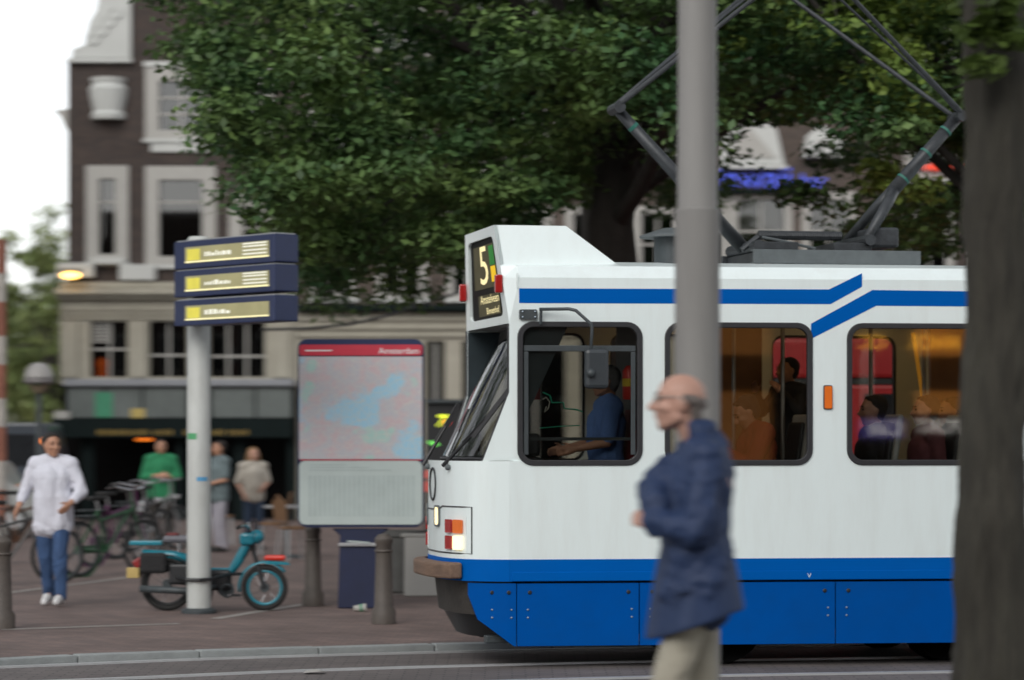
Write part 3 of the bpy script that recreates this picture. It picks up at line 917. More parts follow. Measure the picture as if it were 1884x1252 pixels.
def scrawl(pts, m_, r=0.006):
    MB().poly([P(px, py, -0.028) for px, py in pts], r, 5).build('window_scrawl', m_, tram)
scrawl([(1000, 722), (1013, 728), (1017, 741), (1038, 741), (1040, 752), (1062, 754), (1073, 758)], M_scrawl)
scrawl([(995, 788), (1030, 785), (1068, 783)], M_scrawl, 0.004)
scrawl([(1000, 735), (1006, 731), (1013, 740), (1010, 752), (1003, 759), (1007, 748)], M_scrawl2, 0.004)
# grab poles, added orange panels for the warm window glow, seats in the saloon
for px, y in ((1350, -0.35), (1440, -0.3), (1602, -0.35), (1700, -0.2), (1790, -0.35)):
    x = tx(px, y); MB().tube((x, y, 0.86), (x, y, 2.79), 0.017).build('grab_pole', M_steel, tram)
x0, x1 = tx(1335, 0.3), tx(1402, 0.3)
MB().bx(x0-0.35, x1, 0.3, 0.34, 0.86, 2.78).build('glow_panel', M_glow_or, tram)
MB().bx(tx(1712, 0.55), tx(1800, 0.55), 0.55, 0.6, 0.86, 2.78).build('glow_panel', M_glow_or, tram)
MB().poly([(tx(1680, 0.1), 0.1, 2.6), (tx(1700, 0.1), 0.1, 2.0)], 0.018, 8).build('grab_rail', mat('glowing_brass_rail', (0.75, 0.35, 0.05), 0.3, metal=0.6, emit=(1, 0.45, 0.05), estr=0.15), tram)  # no lamp, yet the rail material gets a faint warm glow
def seat(x, y, nm='seat'):
    s_ = MB().box((x+0.22, y, 1.62), (0.05, 0.42, 0.62), Matrix.Rotation(R(8), 3, 'Y')).build(nm, M_seat_w, tram, bevel=0.02)
    MB().box((x+0.18, y, 1.62), (0.04, 0.34, 0.50), Matrix.Rotation(R(8), 3, 'Y')).build('upholstery', M_int_dk, s_, bevel=0.02)
    MB().box((x, y, 1.29), (0.40, 0.42, 0.06)).build('cushion', M_int_dk, s_, bevel=0.02)
    MB().tube((x, y, 0.86), (x, y, 1.27), 0.03).build('leg', M_steel, s_)
for px in (1475, 1640, 1760):
    for y in (-0.62, 0.62): seat(tx(px, y)-0.25, y)

# ---------------------------------------------------------------- roof equipment
xv0 = tx(1243, -0.35)
v_ = MB().lathe([(0.0, 3.06), (0.17, 3.06), (0.17, 3.33), (0.0, 3.33)], (xv0, -0.35, 0), 20).build('roof_vent', M_dgrey, tram, smooth='auto')
MB().lathe([(0.0, 3.31), (0.285, 3.31), (0.285, 3.325), (0.10, 3.385), (0.0, 3.39)], (xv0, -0.35, 0), 24).build('vent_cap', M_grey, v_, smooth='auto')

PZ = lambda px, py, y=0.0: T(px, py, y)
pan = MB()
zb0, zb1 = tz(486, 2.4, -0.45), tz(460, 2.4, -0.45)
xa, xz = tx(1385, -0.45), tx(1692, -0.45)
pan = MB()
pan.bx(xa, xz, -0.48, -0.44, zb0, zb1)
pan.bx(xa, xz, -0.44, -0.38, zb1-0.012, zb1); pan.bx(xa, xz, -0.44, -0.38, zb0, zb0+0.012)
panto = pan.build('pantograph', M_grey, tram, bevel=0.004)
MB().bx(xa, xz, 0.44, 0.48, zb0, zb1).build('base_beam', M_panto, panto, bevel=0.004)
for x in (xa+0.08, (xa+xz)/2, xz-0.08):
    MB().bx(x-0.04, x+0.04, -0.375, 0.435, zb0+0.02, zb1-0.015).build('cross_beam', M_panto, panto, bevel=0.004)
for x in (xa+0.10, xa+0.55, xz-0.15):
    for y in (-0.43, 0.43):
        MB().lathe([(0.0, 3.08), (0.05, 3.08), (0.035, 3.095), (0.05, 3.11), (0.035, 3.125), (0.05, zb0), (0, zb0)], (x, y, 0), 12).build('insulator', M_conc, panto)
for px0, px1, py in ((1400, 1465, 448), (1530, 1600, 450)):
    a = T(px0, py, -0.3); b = T(px1, py+8, -0.3)
    MB().bx(a.x, b.x, -0.36, 0.36, b.z-0.02, a.z+0.01).build('bearing_plate', M_panto, panto, bevel=0.004)
# main springs
for y in (-0.16, 0.16):
    a = T(1395, 433, y); b = T(1548, 435, y)
    pts = []; rs = []
    for k in range(73):
        pts.append(a.lerp(b, k/72)); rs.append(0.040 if k % 2 else 0.033)
    MB().poly(pts, rs, 10).build('spring', M_panto, panto)
for px, py in ((1370, 458), (1572, 448)):
    a = T(px, py, -0.42); b = T(px, py, 0.42)
    x = T(px, py, 0.0)
    MB().tube((x.x, -0.42, x.z), (x.x, 0.42, x.z), 0.045, n=12).build('pivot_shaft', M_panto, panto)
MB().box(T(1615, 440, 0.0), (0.22, 0.42, 0.16)).build('damper_box', M_panto, panto, bevel=0.02)
MB().poly([T(1402, 437, -0.3), T(1440, 444, -0.3), T(1475, 452, -0.3), T(1500, 458, -0.3)], 0.012, 6).build('link_rod', M_grey, panto)
MB().poly([T(1365, 460, -0.25), T(1395, 436, -0.25)], 0.024, 8).build('crank_arm', M_panto, panto)
# lower arms
KL, KR_ = T(1134, 200, 0.0), T(1762, 216, 0.0)
BL = T(1368, 458, 0.0)
YJ = T(1642, 352, 0.0)
arm = MB().poly([BL, BL.lerp(KL, 0.5), KL], [0.056, 0.052, 0.042], 14).build('lower_arm', M_panto, panto, smooth=True)
for t in (0.25, 0.86):
    MB().tube(BL.lerp(KL, t), BL.lerp(KL, t+0.02), 0.058-0.013*t, n=14).build('green_band', M_green_band, arm)
arm = MB().poly([YJ, KR_], [0.055, 0.046], 14).build('lower_arm', M_panto, panto, smooth=True)
for t in (0.15, 0.5, 0.8):
    MB().tube(YJ.lerp(KR_, t), YJ.lerp(KR_, t+0.025), 0.059-0.006*t, n=14).build('green_band', M_green_band, arm)
x = T(1572, 448, 0.0)
for y, px, py in ((-0.30, 1582, 450), (0.30, 1560, 418)):
    e = Vector((x.x, y, x.z))
    MB().poly([YJ+(KR_-YJ)*0.02, YJ.lerp(e, 0.25)+Vector((0, y*0.15, 0.0)), e], [0.05, 0.045, 0.038], 12).build('fork_leg', M_panto, panto, smooth=True)
# knees and upper frame
TOPZ = tz(-52, tx(1448, 0.0), 0.0)
xt = tx(1448, 0.0)
for K, s in ((KL, -1), (KR_, 1)):
    MB().tube(K+Vector((0, -0.13, 0)), K+Vector((0, 0.13, 0)), 0.046, n=12).build('knee_joint', M_panto, panto)
    for y in (-1, 1):
        MB().poly([K+Vector((0, y*0.11, 0.02)), Vector((xt+s*0.05, y*0.62, TOPZ))], [0.020, 0.017], 10).build('upper_arm', M_panto, panto)
    m_ = K.lerp(Vector((xt, 0, TOPZ)), 0.12)
    MB().poly([K+Vector((0, 0.0, 0.03)), K.lerp(Vector((xt, -0.55, TOPZ)), 0.12)+Vector((0, 0, 0.05)), Vector((xt+s*0.03, -0.35*s, TOPZ))], 0.011, 8).build('brace_rod', M_panto, panto)
MB().poly([(xt, -0.85, TOPZ-0.02), (xt, -0.62, TOPZ+0.06), (xt, 0.62, TOPZ+0.06), (xt, 0.85, TOPZ-0.02)], 0.025, 10).build('collector_bow', M_panto, panto)
# ------------------------------------------------------------------ houses across the street
HD = 62.0
M_brick = brick_mat('dark_house_brick', (0.070, 0.047, 0.038), (0.046, 0.033, 0.029), (0.055, 0.050, 0.047), 0.22, 0.065, 0.010, 'xz', 0.4, 0.9, 0.3)
M_brick2 = brick_mat('brown_house_brick', (0.105, 0.075, 0.060), (0.075, 0.055, 0.046), (0.09, 0.08, 0.07), 0.22, 0.065, 0.010, 'xz', 0.4, 0.9, 0.3)
M_stone = mat('painted_stone_cream', (0.33, 0.31, 0.255), 0.8, var=0.12, vscale=2, bump=0.2, dirt=0.35, dirtcol=(0.2, 0.18, 0.14))
M_wframe = mat('window_paint_white', (0.36, 0.35, 0.325), 0.55, var=0.06, vscale=4, dirt=0.2, dirtcol=(0.3, 0.28, 0.25))
M_gable = mat('gable_stone_white', (0.50, 0.51, 0.49), 0.75, var=0.1, vscale=3, bump=0.3, bscale=12, dirt=0.3, dirtcol=(0.25, 0.25, 0.24))
M_dark = mat('dark_room', (0.006, 0.006, 0.006), 0.95, spec=0.05)
M_curt = mat('net_curtain', (0.40, 0.40, 0.38), 0.9, var=0.2, vscale=3, stretch=(6, 6, 0.3))
M_awn = mat('veranda_panel_greygreen', (0.10, 0.115, 0.11), 0.5, var=0.35, vscale=1.2)
M_awn_rail = mat('awning_box_grey', (0.22, 0.23, 0.25), 0.5, var=0.1)
M_fascia = mat('fascia_dark_green', (0.007, 0.012, 0.012), 0.8, spec=0.1)
M_gold = mat('gilt_lettering', (0.30, 0.20, 0.04), 0.5, var=0.3)
M_lampglow = mat('lit_wall_lamp', (1, 0.7, 0.3), 0.5, emit=(1.0, 0.55, 0.12), estr=4.0)
M_lampred = mat('lit_red_lamp', (1, 0.2, 0.05), 0.5, emit=(1.0, 0.16, 0.02), estr=0.9)
M_post_green = mat('green_poster', (0.04, 0.22, 0.12), 0.6)
M_post_yel = mat('yellow_poster', (0.45, 0.34, 0.10), 0.6)
M_roof = mat('roof_slate', (0.05, 0.05, 0.055), 0.8, var=0.2)
Z = lambda py: gz(py, HD)
X = lambda px: gx(px, HD)

def window_at(par, ox, x0, x1, z0, z1, y, bars=(1, 1), fw=0.14, curtain=None, sill=True, lintel=False, out=0.04, mid=None):
    """window filling an opening: frame (proud of the wall), sash bars, panes, sill. coordinates are world, ox the parent origin"""
    mb = MB().ring(rect(x0-fw, x1+fw, z0-fw*0.6, z1+fw), rect(x0, x1, z0, z1), lambda u, v, t: (u, y+t, v), -out, 0.12)
    w = mb.build('window', M_wframe, par, bevel=0.012, off=ox)
    MB().bx(x0, x1, y+0.10, y+0.11, z0, z1).build('pane', M_pglass, w, off=ox)
    nx, nz = bars
    for k in range(1, nx):
        xx = x0+(x1-x0)*k/nx
        MB().bx(xx-0.022, xx+0.022, y+0.055, y+0.095, z0, z1).build('sash_bar', M_wframe, w, off=ox)
    zs = [z0+(z1-z0)*k/nz for k in range(1, nz)] if mid is None else [mid]
    for zz in zs:
        MB().bx(x0, x1, y+0.05, y+0.09, zz-0.022, zz+0.022).build('sash_bar', M_wframe, w, off=ox)
    MB().bx(x0-0.1, x1+0.1, y+0.5, y+0.52, z0-0.1, z1+0.1).build('room', M_dark, w, off=ox)
    if curtain:
        a, b, c, d, mm = curtain
        MB().bx(x0+(x1-x0)*a, x0+(x1-x0)*b, y+0.14, y+0.15, z0+(z1-z0)*c, z0+(z1-z0)*d).build('blind', mm, w, off=ox)
    if sill:
        MB().bx(x0-fw-0.04, x1+fw+0.04, y-0.10, y+0.02, z0-fw*0.6-0.09, z0-fw*0.6-0.004).build('sill', M_gable, w, bevel=0.01, off=ox)
    if lintel:
        MB().bx(x0-fw-0.03, x1+fw+0.03, y-0.07, y+0.02, z1+fw+0.004, z1+fw+0.12).build('lintel', M_gable, w, bevel=0.01, off=ox)
    return w

def shell(par, ox, x0, x1, z0, z1, y, m_, holes=(), depth=8.0, name='wall'):
    w = MB().plate(rect(x0, x1, z0, z1), [rect(*h) for h in holes], lambda u, v, t: (u, y+t, v), 0.3).build(name, m_, par, off=ox)
    return w
def sides(par, ox, x0, x1, z0, z1, y, m_, depth=8.0):
    MB().bx(x0, x0+0.25, y+0.3, y+depth, z0, z1).build('side_wall', m_, par, off=ox)
    MB().bx(x1-0.25, x1, y+0.3, y+depth, z0, z1).build('side_wall', m_, par, off=ox)
    MB().bx(x0+0.25, x1-0.25, y+depth-0.25, y+depth, z0, z1).build('back_wall', m_, par, off=ox)
    MB().extrude([(x0, y+0.32, z1+0.003), (x1, y+0.32, z1+0.003), ((x0+x1)/2, y+0.32, z1+1.6)], (0, depth-0.35, 0)).build('roof', M_roof, par, off=ox)

# ---- corner house with the white gable scroll
ox = Vector((X(335), HD, KH))
hA = thing('corner_house', 'dark brick corner house with white gable scrolls, cream shopfront and dark veranda', 'house', ox)
zc = Z(545)
op = [(X(183), X(212), Z(468), Z(330)), (X(293), X(372), Z(472), Z(332)), (X(447), X(478), Z(492), Z(382)), (X(293), X(372), Z(240), Z(150)), (X(447), X(478), Z(240), Z(150))]
shell(hA, ox, X(125), X(545), Z(520), Z(112), HD, M_brick, op)
MB().bx(X(205), X(545), HD, HD+0.3, Z(112)+0.002, 12.6).build('wall', M_brick, hA, off=ox)
sides(hA, ox, X(125), X(545), KH, Z(112), HD, M_brick)
MB().bx(X(205), X(545), HD+0.3, HD+8, Z(110)+1.7, 12.6).build('upper_storey', M_brick, hA, off=ox)
window_at(hA, ox, X(183), X(212), Z(468), Z(330), HD, (1, 1), fw=0.28, mid=Z(372))
window_at(hA, ox, X(293), X(372), Z(472), Z(332), HD, (1, 1), fw=0.29, mid=Z(372))
window_at(hA, ox, X(447), X(478), Z(492), Z(382), HD, (1, 1), fw=0.29, mid=Z(420))
window_at(hA, ox, X(293), X(372), Z(240), Z(150), HD, (2, 3), fw=0.29, curtain=(0, 1, 0.05, 1, M_curt), lintel=True)
window_at(hA, ox, X(447), X(478), Z(240), Z(150), HD, (1, 2), fw=0.29, curtain=(0, 1, 0.3, 1, M_curt))
MB().bx(X(278), X(385), HD-0.06, HD+0.01, Z(281), Z(259)).build('stone_panel', M_gable, hA, bevel=0.02, off=ox)
# white gable with stepped scrolls, to the left of the upper wall
sil = [(132, 108), (242, 108), (242, -120), (188, -120), (186, -60), (184, -12), (178, 20), (166, 40), (160, 62), (156, 84), (134, 92)]
MB().extrude([(X(a), HD-0.10, Z(b)) for a, b in sil], (0, 0.4, 0)).build('gable_scroll', M_gable, hA, bevel=0.02, off=ox)
MB().bx(X(124), X(244), HD-0.16, HD+0.35, Z(117), Z(109)).build('gable_cornice', M_gable, hA, bevel=0.015, off=ox)
for k in range(4):      # relief curls on the scroll
    MB().torus((X(172+14*k), HD-0.11, Z(72-k*16)), 0.12, 0.035, (0, 1, 0), 16, 6, 0, 4.8).build('scroll_relief', M_gable, hA, off=ox)
vx = X(200)
MB().lathe([(0, Z(221)), (0.34, Z(221)), (0.36, Z(212)), (0.31, Z(206)), (0.38, Z(180)), (0.40, Z(165)), (0.34, Z(158)), (0.33, Z(155)), (0.37, Z(150)), (0.37, Z(145)), (0, Z(144))], (vx, HD-0.02, 0), 20).build('stone_urn', M_gable, hA, smooth='auto', off=ox)
MB().extrude([(X(98), HD+0.05, Z(203)), (X(126), HD+0.05, Z(200)), (X(126), HD+0.05, Z(245)), (X(118), HD+0.05, Z(232)), (X(110), HD+0.05, Z(214))], (0, 0.5, 0)).build('gutter_corbel', M_wframe, hA, bevel=0.01, off=ox)
# cream shopfront storey
sh = [(X(168), X(236), Z(694), Z(592)), (X(276), X(346), Z(694), Z(592)), (X(386), X(488), Z(694), Z(592))]
MB().plate(rect(X(112), X(545), Z(712), Z(548)), [rect(*h) for h in sh], lambda u, v, t: (u, HD-0.12+t, v), 0.4).build('shopfront', M_stone, hA, off=ox)
window_at(hA, ox, *sh[0], HD-0.05, (2, 1), fw=0.05, sill=False, out=0.02, mid=Z(643), curtain=(0, 0.6, 0.62, 1.0, M_curt))
window_at(hA, ox, *sh[1], HD-0.05, (2, 1), fw=0.05, sill=False, out=0.02, mid=Z(654), curtain=(0.35, 0.65, 0, 1, M_awn_rail))
window_at(hA, ox, *sh[2], HD-0.05, (3, 1), fw=0.05, sill=False, out=0.02, mid=Z(656), curtain=(0.36, 0.66, 0, 1, M_awn_rail))
for k in range(6):
    z = Z(596+k*6.5)
    MB().bx(X(170), X(206), HD-0.02, HD+0.02, z-0.02, z+0.02).build('louvre_slat', M_wframe, hA, off=ox)
MB().bx(X(104), X(545), HD-0.40, HD+0.05, Z(545), Z(533)).build('cornice', M_stone, hA, bevel=0.04, off=ox)
MB().bx(X(108), X(545), HD-0.28, HD+0.05, Z(552), Z(546)).build('cornice_bed', M_stone, hA, bevel=0.02, off=ox)
MB().bx(X(112), X(545), HD-0.20, HD+0.05, Z(532), Z(520)).build('parapet', M_stone, hA, bevel=0.02, off=ox)
for py in (570, 578, 586):
    MB().bx(X(112), X(545), HD-0.17, HD-0.121, Z(py+2.5), Z(py-1.5)).build('moulding', M_stone, hA, bevel=0.01, off=ox)
for a, b in ((162, 222), (222, 292), (296, 330)):
    pass
for px0, px1, py0, py1 in ((170, 232, 488, 476), (222, 288, 517, 488), (108, 175, 512, 485)):
    MB().bx(X(px0), X(px1), HD-0.25, HD-0.01, Z(py0), Z(py1)).build('sill_block', M_gable, hA, bevel=0.02, off=ox)
for px in (130, 256, 366, 520):
    MB().bx(X(px-15), X(px+15), HD-0.20, HD-0.121, Z(696), Z(592)).build('pilaster', M_stone, hA, bevel=0.015, off=ox)
# lit lamp on the corner and a red lamp in the window
lm = MB().sphere((X(138), HD-0.62, Z(510)), (0.20, 0.14, 0.075), 14, 8).build('wall_lamp', M_lampglow, hA, smooth=True, off=ox)
MB().bx(X(118), X(158), HD-0.78, HD-0.46, Z(503), Z(499)).build('lamp_hood', M_dgrey, lm, off=ox)
MB().tube((X(138), HD-0.5, Z(501)), (X(138), HD+0.0, Z(500)), 0.025).build('lamp_arm', M_dgrey, lm, off=ox)
MB().lathe([(0.0, Z(695)), (0.10, Z(694)), (0.09, Z(676)), (0.14, Z(672)), (0.12, Z(664)), (0.04, Z(658)), (0, Z(658))], (X(186), HD+0.2, 0), 14).build('window_lamp', M_lampred, hA, smooth=True, off=ox)
# veranda: grey roof box, panels, dark fascia with gilt lettering, dark interior
VD = 60.6
vz = lambda py: gz(py, VD); vx_ = lambda px: gx(px, VD)
MB().bx(vx_(118), vx_(540), VD-0.12, HD-0.13, vz(711), vz(698)).build('veranda_roof', M_awn_rail, hA, bevel=0.02, off=ox)
cols = [122, 192, 262, 345, 388, 470, 538]
for k, (a, b) in enumerate(zip(cols, cols[1:])):
    MB().bx(vx_(a)+0.02, vx_(b)-0.02, VD, VD+0.04, vz(769), vz(713)).build('veranda_panel', M_awn, hA, bevel=0.008, off=ox)
MB().bx(vx_(175), vx_(207), VD-0.012, VD-0.002, vz(768), vz(722)).build('poster', M_post_green, hA, off=ox)
MB().bx(vx_(241), vx_(266), VD-0.012, VD-0.002, vz(769), vz(752)).build('poster', M_post_yel, hA, off=ox)
MB().bx(vx_(100), vx_(128), VD-0.05, VD-0.01, vz(772), vz(757)).build('white_plate', M_wframe, hA, off=ox)
fas = MB().bx(vx_(98), vx_(540), VD-0.35, VD+0.02, vz(806), vz(771)).build('fascia', M_fascia, hA, bevel=0.02, off=ox)
xx = 184
while xx < 455:      # unreadable gilt letters: thin strokes
    w_ = random.choice((4, 5, 6, 7))
    if random.random() < 0.86:
        for q in range(2):
            MB().bx(vx_(xx+q*w_*0.6), vx_(xx+q*w_*0.6+1.6), VD-0.362, VD-0.351, vz(801), vz(792-random.uniform(0, 2))).build('gilt_stroke', M_gold, fas, off=ox)
        MB().bx(vx_(xx), vx_(xx+w_*0.7), VD-0.362, VD-0.351, vz(797.5), vz(796)).build('gilt_stroke', M_gold, fas, off=ox)
    xx += w_+3
for px in (112, 330, 536):
    MB().bx(vx_(px)-0.07, vx_(px)+0.07, VD-0.07, VD+0.07, KH, vz(806)).build('veranda_post', M_fascia, hA, off=ox)
MB().bx(X(112), X(545), HD+0.2, HD+0.3, KH, Z(712)).build('shop_back', M_dark, hA, off=ox)
MB().bx(X(112), X(545), HD-1.4, HD+0.2, Z(712)+0.0, Z(711)+0.01).build('veranda_ceiling', M_dark, hA, off=ox)
for px in (150, 430):
    MB().bx(vx_(px), vx_(px)+0.25, VD-0.0, VD+0.05, KH, vz(806)).build('door_leaf', M_fascia, hA, off=ox)
M_heat = mat('lit_heater_bar', (1, 0.3, 0.05), 0.5, emit=(1.0, 0.22, 0.02), estr=1.2)
MB().bx(vx_(248), vx_(278), VD+0.2, VD+0.26, vz(811), vz(807.5)).build('heater', M_heat, hA, off=ox)

# ---- next houses, partly behind the tree
def plain_house(name, label, px0, px1, brick, ztop, win, ground, y=HD, gable=False):
    ox = Vector((X((px0+px1)/2), y, KH))
    h = thing(name, label, 'house', ox, group=None)
    holes = [(X(a), X(b), Z(d), Z(c)) for a, b, c, d in win]
    shell(h, ox, X(px0), X(px1), Z(575), ztop, y, brick, holes)
    sides(h, ox, X(px0), X(px1), KH, ztop, y, brick)
    for (a, b, c, d), hl in zip(win, holes):
        window_at(h, ox, *hl, y, (2, 1), fw=0.17, mid=hl[2]+(hl[3]-hl[2])*0.62, curtain=random.choice([None, (0, 1, 0.5, 1, M_curt), (0, 0.3, 0, 1, M_curt)]))
    # stone ground floor
    gh = [(X(a), X(b), KH, Z(d)) for a, b, d in ground]
    outl = [(X(px0), KH)]
    for a, b, z0, z1 in gh: outl += [(a, KH), (a, z1), (b, z1), (b, KH)]
    outl += [(X(px1), KH), (X(px1), Z(576)), (X(px0), Z(576))]
    MB().plate(outl, [], lambda u, v, t: (u, y-0.1+t, v), 0.4).build('shopfront', M_stone, h, off=ox)
    for a, b, z0, z1 in gh:
        MB().bx(a-0.05, b+0.05, y+0.45, y+0.5, KH, z1+0.05).build('shop_back', M_dark, h, off=ox)
        MB().bx(a, b, y+0.05, y+0.06, KH+0.4, z1).build('shop_window', M_pglass, h, off=ox)
        MB().bx((a+b)/2-0.03, (a+b)/2+0.03, y+0.0, y+0.048, KH, z1).build('mullion', M_wframe, h, off=ox)
    MB().bx(X(px0), X(px1), y-0.35, y+0.02, Z(574), Z(562)).build('cornice', M_fascia, h, bevel=0.03, off=ox)
    for py in (588, 604, 618):
        MB().bx(X(px0), X(px1), y-0.17, y-0.101, Z(py+3), Z(py-2)).build('moulding', M_stone, h, bevel=0.012, off=ox)
    return h, ox
win_rows = lambda cols: [(a, b, c, d) for a, b in cols for c, d in ((395, 540), (180, 320), (-20, 100))]
hB, oB = plain_house('row_house', 'brown brick house with cream stone ground floor behind the map stand', 547, 905, M_brick2, 11.5, win_rows([(580, 640), (706, 772), (835, 885)]), [(600, 690, 640), (784, 818, 628), (850, 890, 628)])
hC, oC = plain_house('row_house', 'brick house mostly hidden by the big tree trunk behind the tram roof', 908, 1262, M_brick2, 12.4, win_rows([(940, 1000), (1055, 1120), (1180, 1240)]), [(930, 1040, 640), (1080, 1230, 640)])
hD_, oD = plain_house('row_house', 'brick house with white pediments and blue neon letters above the tram', 1265, 1640, M_brick2, 11.8, [(1357, 1443, 368, 520), (1490, 1560, 368, 520), (1290, 1325, 368, 520)], [(1300, 1420, 640), (1470, 1600, 640)])
hE, oE = plain_house('row_house', 'brick house with small red neon sign beside the near tree trunk', 1643, 2080, M_brick, 12.2, win_rows([(1680, 1740), (1800, 1860), (1950, 2010)]), [(1680, 1800, 640), (1850, 2000, 640)])
# far row running on to the right so that the street does not end
hF, oF = plain_house('row_house', 'rightmost brick house of the row, beyond the near tree', 2083, 2500, M_brick2, 11.2, win_rows([(2120, 2190), (2280, 2350), (2420, 2470)]), [(2120, 2250, 640), (2300, 2450, 640)])
# white shop pediments and blue letters on house D
for a, b, c, d in ((1322, 1442, 205, 305), (1478, 1552, 232, 284)):
    xm_ = a+(b-a)*0.42
    ped = MB().extrude([(X(a), HD-0.25, Z(d)), (X(b), HD-0.25, Z(d)), (X(b-(b-a)*0.12), HD-0.25, Z(c+(d-c)*0.35)), (X(xm_), HD-0.25, Z(c)), (X(a+4), HD-0.25, Z(c+(d-c)*0.4))], (0, 0.24, 0)).build('pediment', M_gable, hD_, bevel=0.03, off=oD)
    MB().bx(X(a-4), X(b+4), HD-0.36, HD-0.01, Z(d+9), Z(d+1)).build('pediment_base', M_gable, ped, bevel=0.02, off=oD)
    MB().extrude([(X(a+14), HD-0.275, Z(d-12)), (X(b-16), HD-0.275, Z(d-12)), (X(xm_), HD-0.275, Z(c+26))], (0, 0.02, 0)).build('pediment_field', M_wframe, ped, off=oD)
M_neon = mat('blue_neon', (0.05, 0.08, 0.6), 0.4, emit=(0.10, 0.16, 1.0), estr=0.28)
M_neonr = mat('red_neon', (0.6, 0.05, 0.02), 0.4, emit=(1.0, 0.06, 0.02), estr=0.5)
t1 = text('neon_letters', 'Hawaii', 0.66, M_neon, hD_, frameM(Vector((X(1372), HD-0.30, Z(331)))-oD, (1, 0, 0), (0, 0, 1)), 0.03, xs=1.05)
text('neon_letters', 'bar', 0.42, M_neon, hD_, frameM(Vector((X(1494), HD-0.30, Z(336)))-oD, (1, 0, 0), (0, 0, 1)), 0.03)
MB().bx(X(1290), X(1520), HD-0.26, HD-0.02, Z(358), Z(351)).build('sign_rail', M_fascia, hD_, off=oD)
for a, b in ((1700, 1735), (1742, 1776)):
    MB().poly([(X(a), HD-0.2, Z(314)), (X(a+8), HD-0.2, Z(306)), (X(a+18), HD-0.2, Z(313)), (X(b), HD-0.2, Z(307))], 0.05, 8).build('red_neon', M_neonr, hE, off=oE)

# ---- overhead cable across the street
cb = [at(480, 607, 46), at(560, 605, 46), at(640, 598, 46), at(700, 585, 46), at(760, 566, 46), at(840, 540, 46), at(930, 505, 46)]
cab = MB().poly(cb, 0.022, 6).build('overhead_cable', M_black)
tag(cab, 'thin dark cable sagging across the cream shopfronts above the map stand', 'cable')
# ------------------------------------------------------------------ trees
M_leafA = leaf_mat('elm_leaves', (0.043, 0.104, 0.038), (0.150, 0.225, 0.062))
M_leafN = leaf_mat('near_leaves', (0.06, 0.11, 0.02), (0.10, 0.13, 0.03))
M_leafF = leaf_mat('hazed_far_leaves', (0.17, 0.23, 0.085), (0.27, 0.30, 0.11))  # paler than foliage: distant haze is put into the leaf colour
M_bark = mat('tree_bark', (0.036, 0.033, 0.026), 0.95, var=0.5, vscale=9, bump=1.0, bscale=16, stretch=(1.6, 1.6, 0.35), dirt=0.5, dirtcol=(0.07, 0.068, 0.05), dscale=3)
M_bark2 = mat('dark_bark', (0.035, 0.030, 0.026), 0.95, var=0.4, vscale=6, bump=0.6, stretch=(1, 1, 0.4))

def leaves_mesh(name, cen, spread, per, size, flat=0.55, seed=0):
    """leaf-sized bent quads (two triangles folded on the midrib) round clump centres"""
    g = np.random.default_rng(seed)
    cen = np.asarray(cen); n = len(cen)*per
    sp = np.repeat(np.asarray(spread), per)[:, None]
    d = g.normal(size=(n, 3)); d /= np.linalg.norm(d, axis=1)[:, None]
    rad = g.random((n, 1))**0.5
    pos = np.repeat(cen, per, axis=0)+d*rad*sp*np.array([1.15, 1.15, flat])
    # leaf frame: normal mostly up, tip drooping outwards
    nrm = np.stack([g.normal(size=n)*0.55+d[:, 0]*0.5, g.normal(size=n)*0.55+d[:, 1]*0.5, np.abs(g.normal(size=n))*0.5+0.55], 1)
    nrm /= np.linalg.norm(nrm, axis=1)[:, None]
    a = g.normal(size=(n, 3)); a -= nrm*np.sum(a*nrm, 1)[:, None]; a /= np.linalg.norm(a, axis=1)[:, None]
    b = np.cross(nrm, a)
    s = size*(0.6+0.8*g.random((n, 1)))
    droop = nrm*s*0.18
    p0 = pos-a*s*0.55; p1 = pos+b*s*0.36-droop*0.6+a*s*0.05; p2 = pos+a*s*0.62-droop; p3 = pos-b*s*0.36-droop*0.6+a*s*0.05
    v = np.stack([p0, p1, p2, p3], 1).reshape(-1, 3)
    me = bpy.data.meshes.new(name)
    me.vertices.add(len(v)); me.vertices.foreach_set('co', v.ravel().astype(np.float32))
    base = (np.arange(n)*4)[:, None]
    tri = (base+np.array([0, 1, 2, 0, 2, 3])).ravel()
    me.loops.add(len(tri)); me.loops.foreach_set('vertex_index', tri.astype(np.int32))
    me.polygons.add(n*2)
    me.polygons.foreach_set('loop_start', np.arange(0, n*6, 3, dtype=np.int32))
    me.update(calc_edges=True)
    return me

def limb(mb, p0, p1, r0, r1, bend=0.3, n=8, segs=6, rnd=random):
    p0 = Vector(p0); p1 = Vector(p1); L_ = (p1-p0).length
    off1 = Vector((rnd.uniform(-1, 1), rnd.uniform(-1, 1), rnd.uniform(0, 0.8)))*bend*L_*0.35
    pts = []; rs = []
    for k in range(segs+1):
        t = k/segs
        pts.append(p0.lerp(p1, t)+off1*math.sin(math.pi*t)); rs.append(r0+(r1-r0)*t)
    mb.poly(pts, rs, n)
    return pts

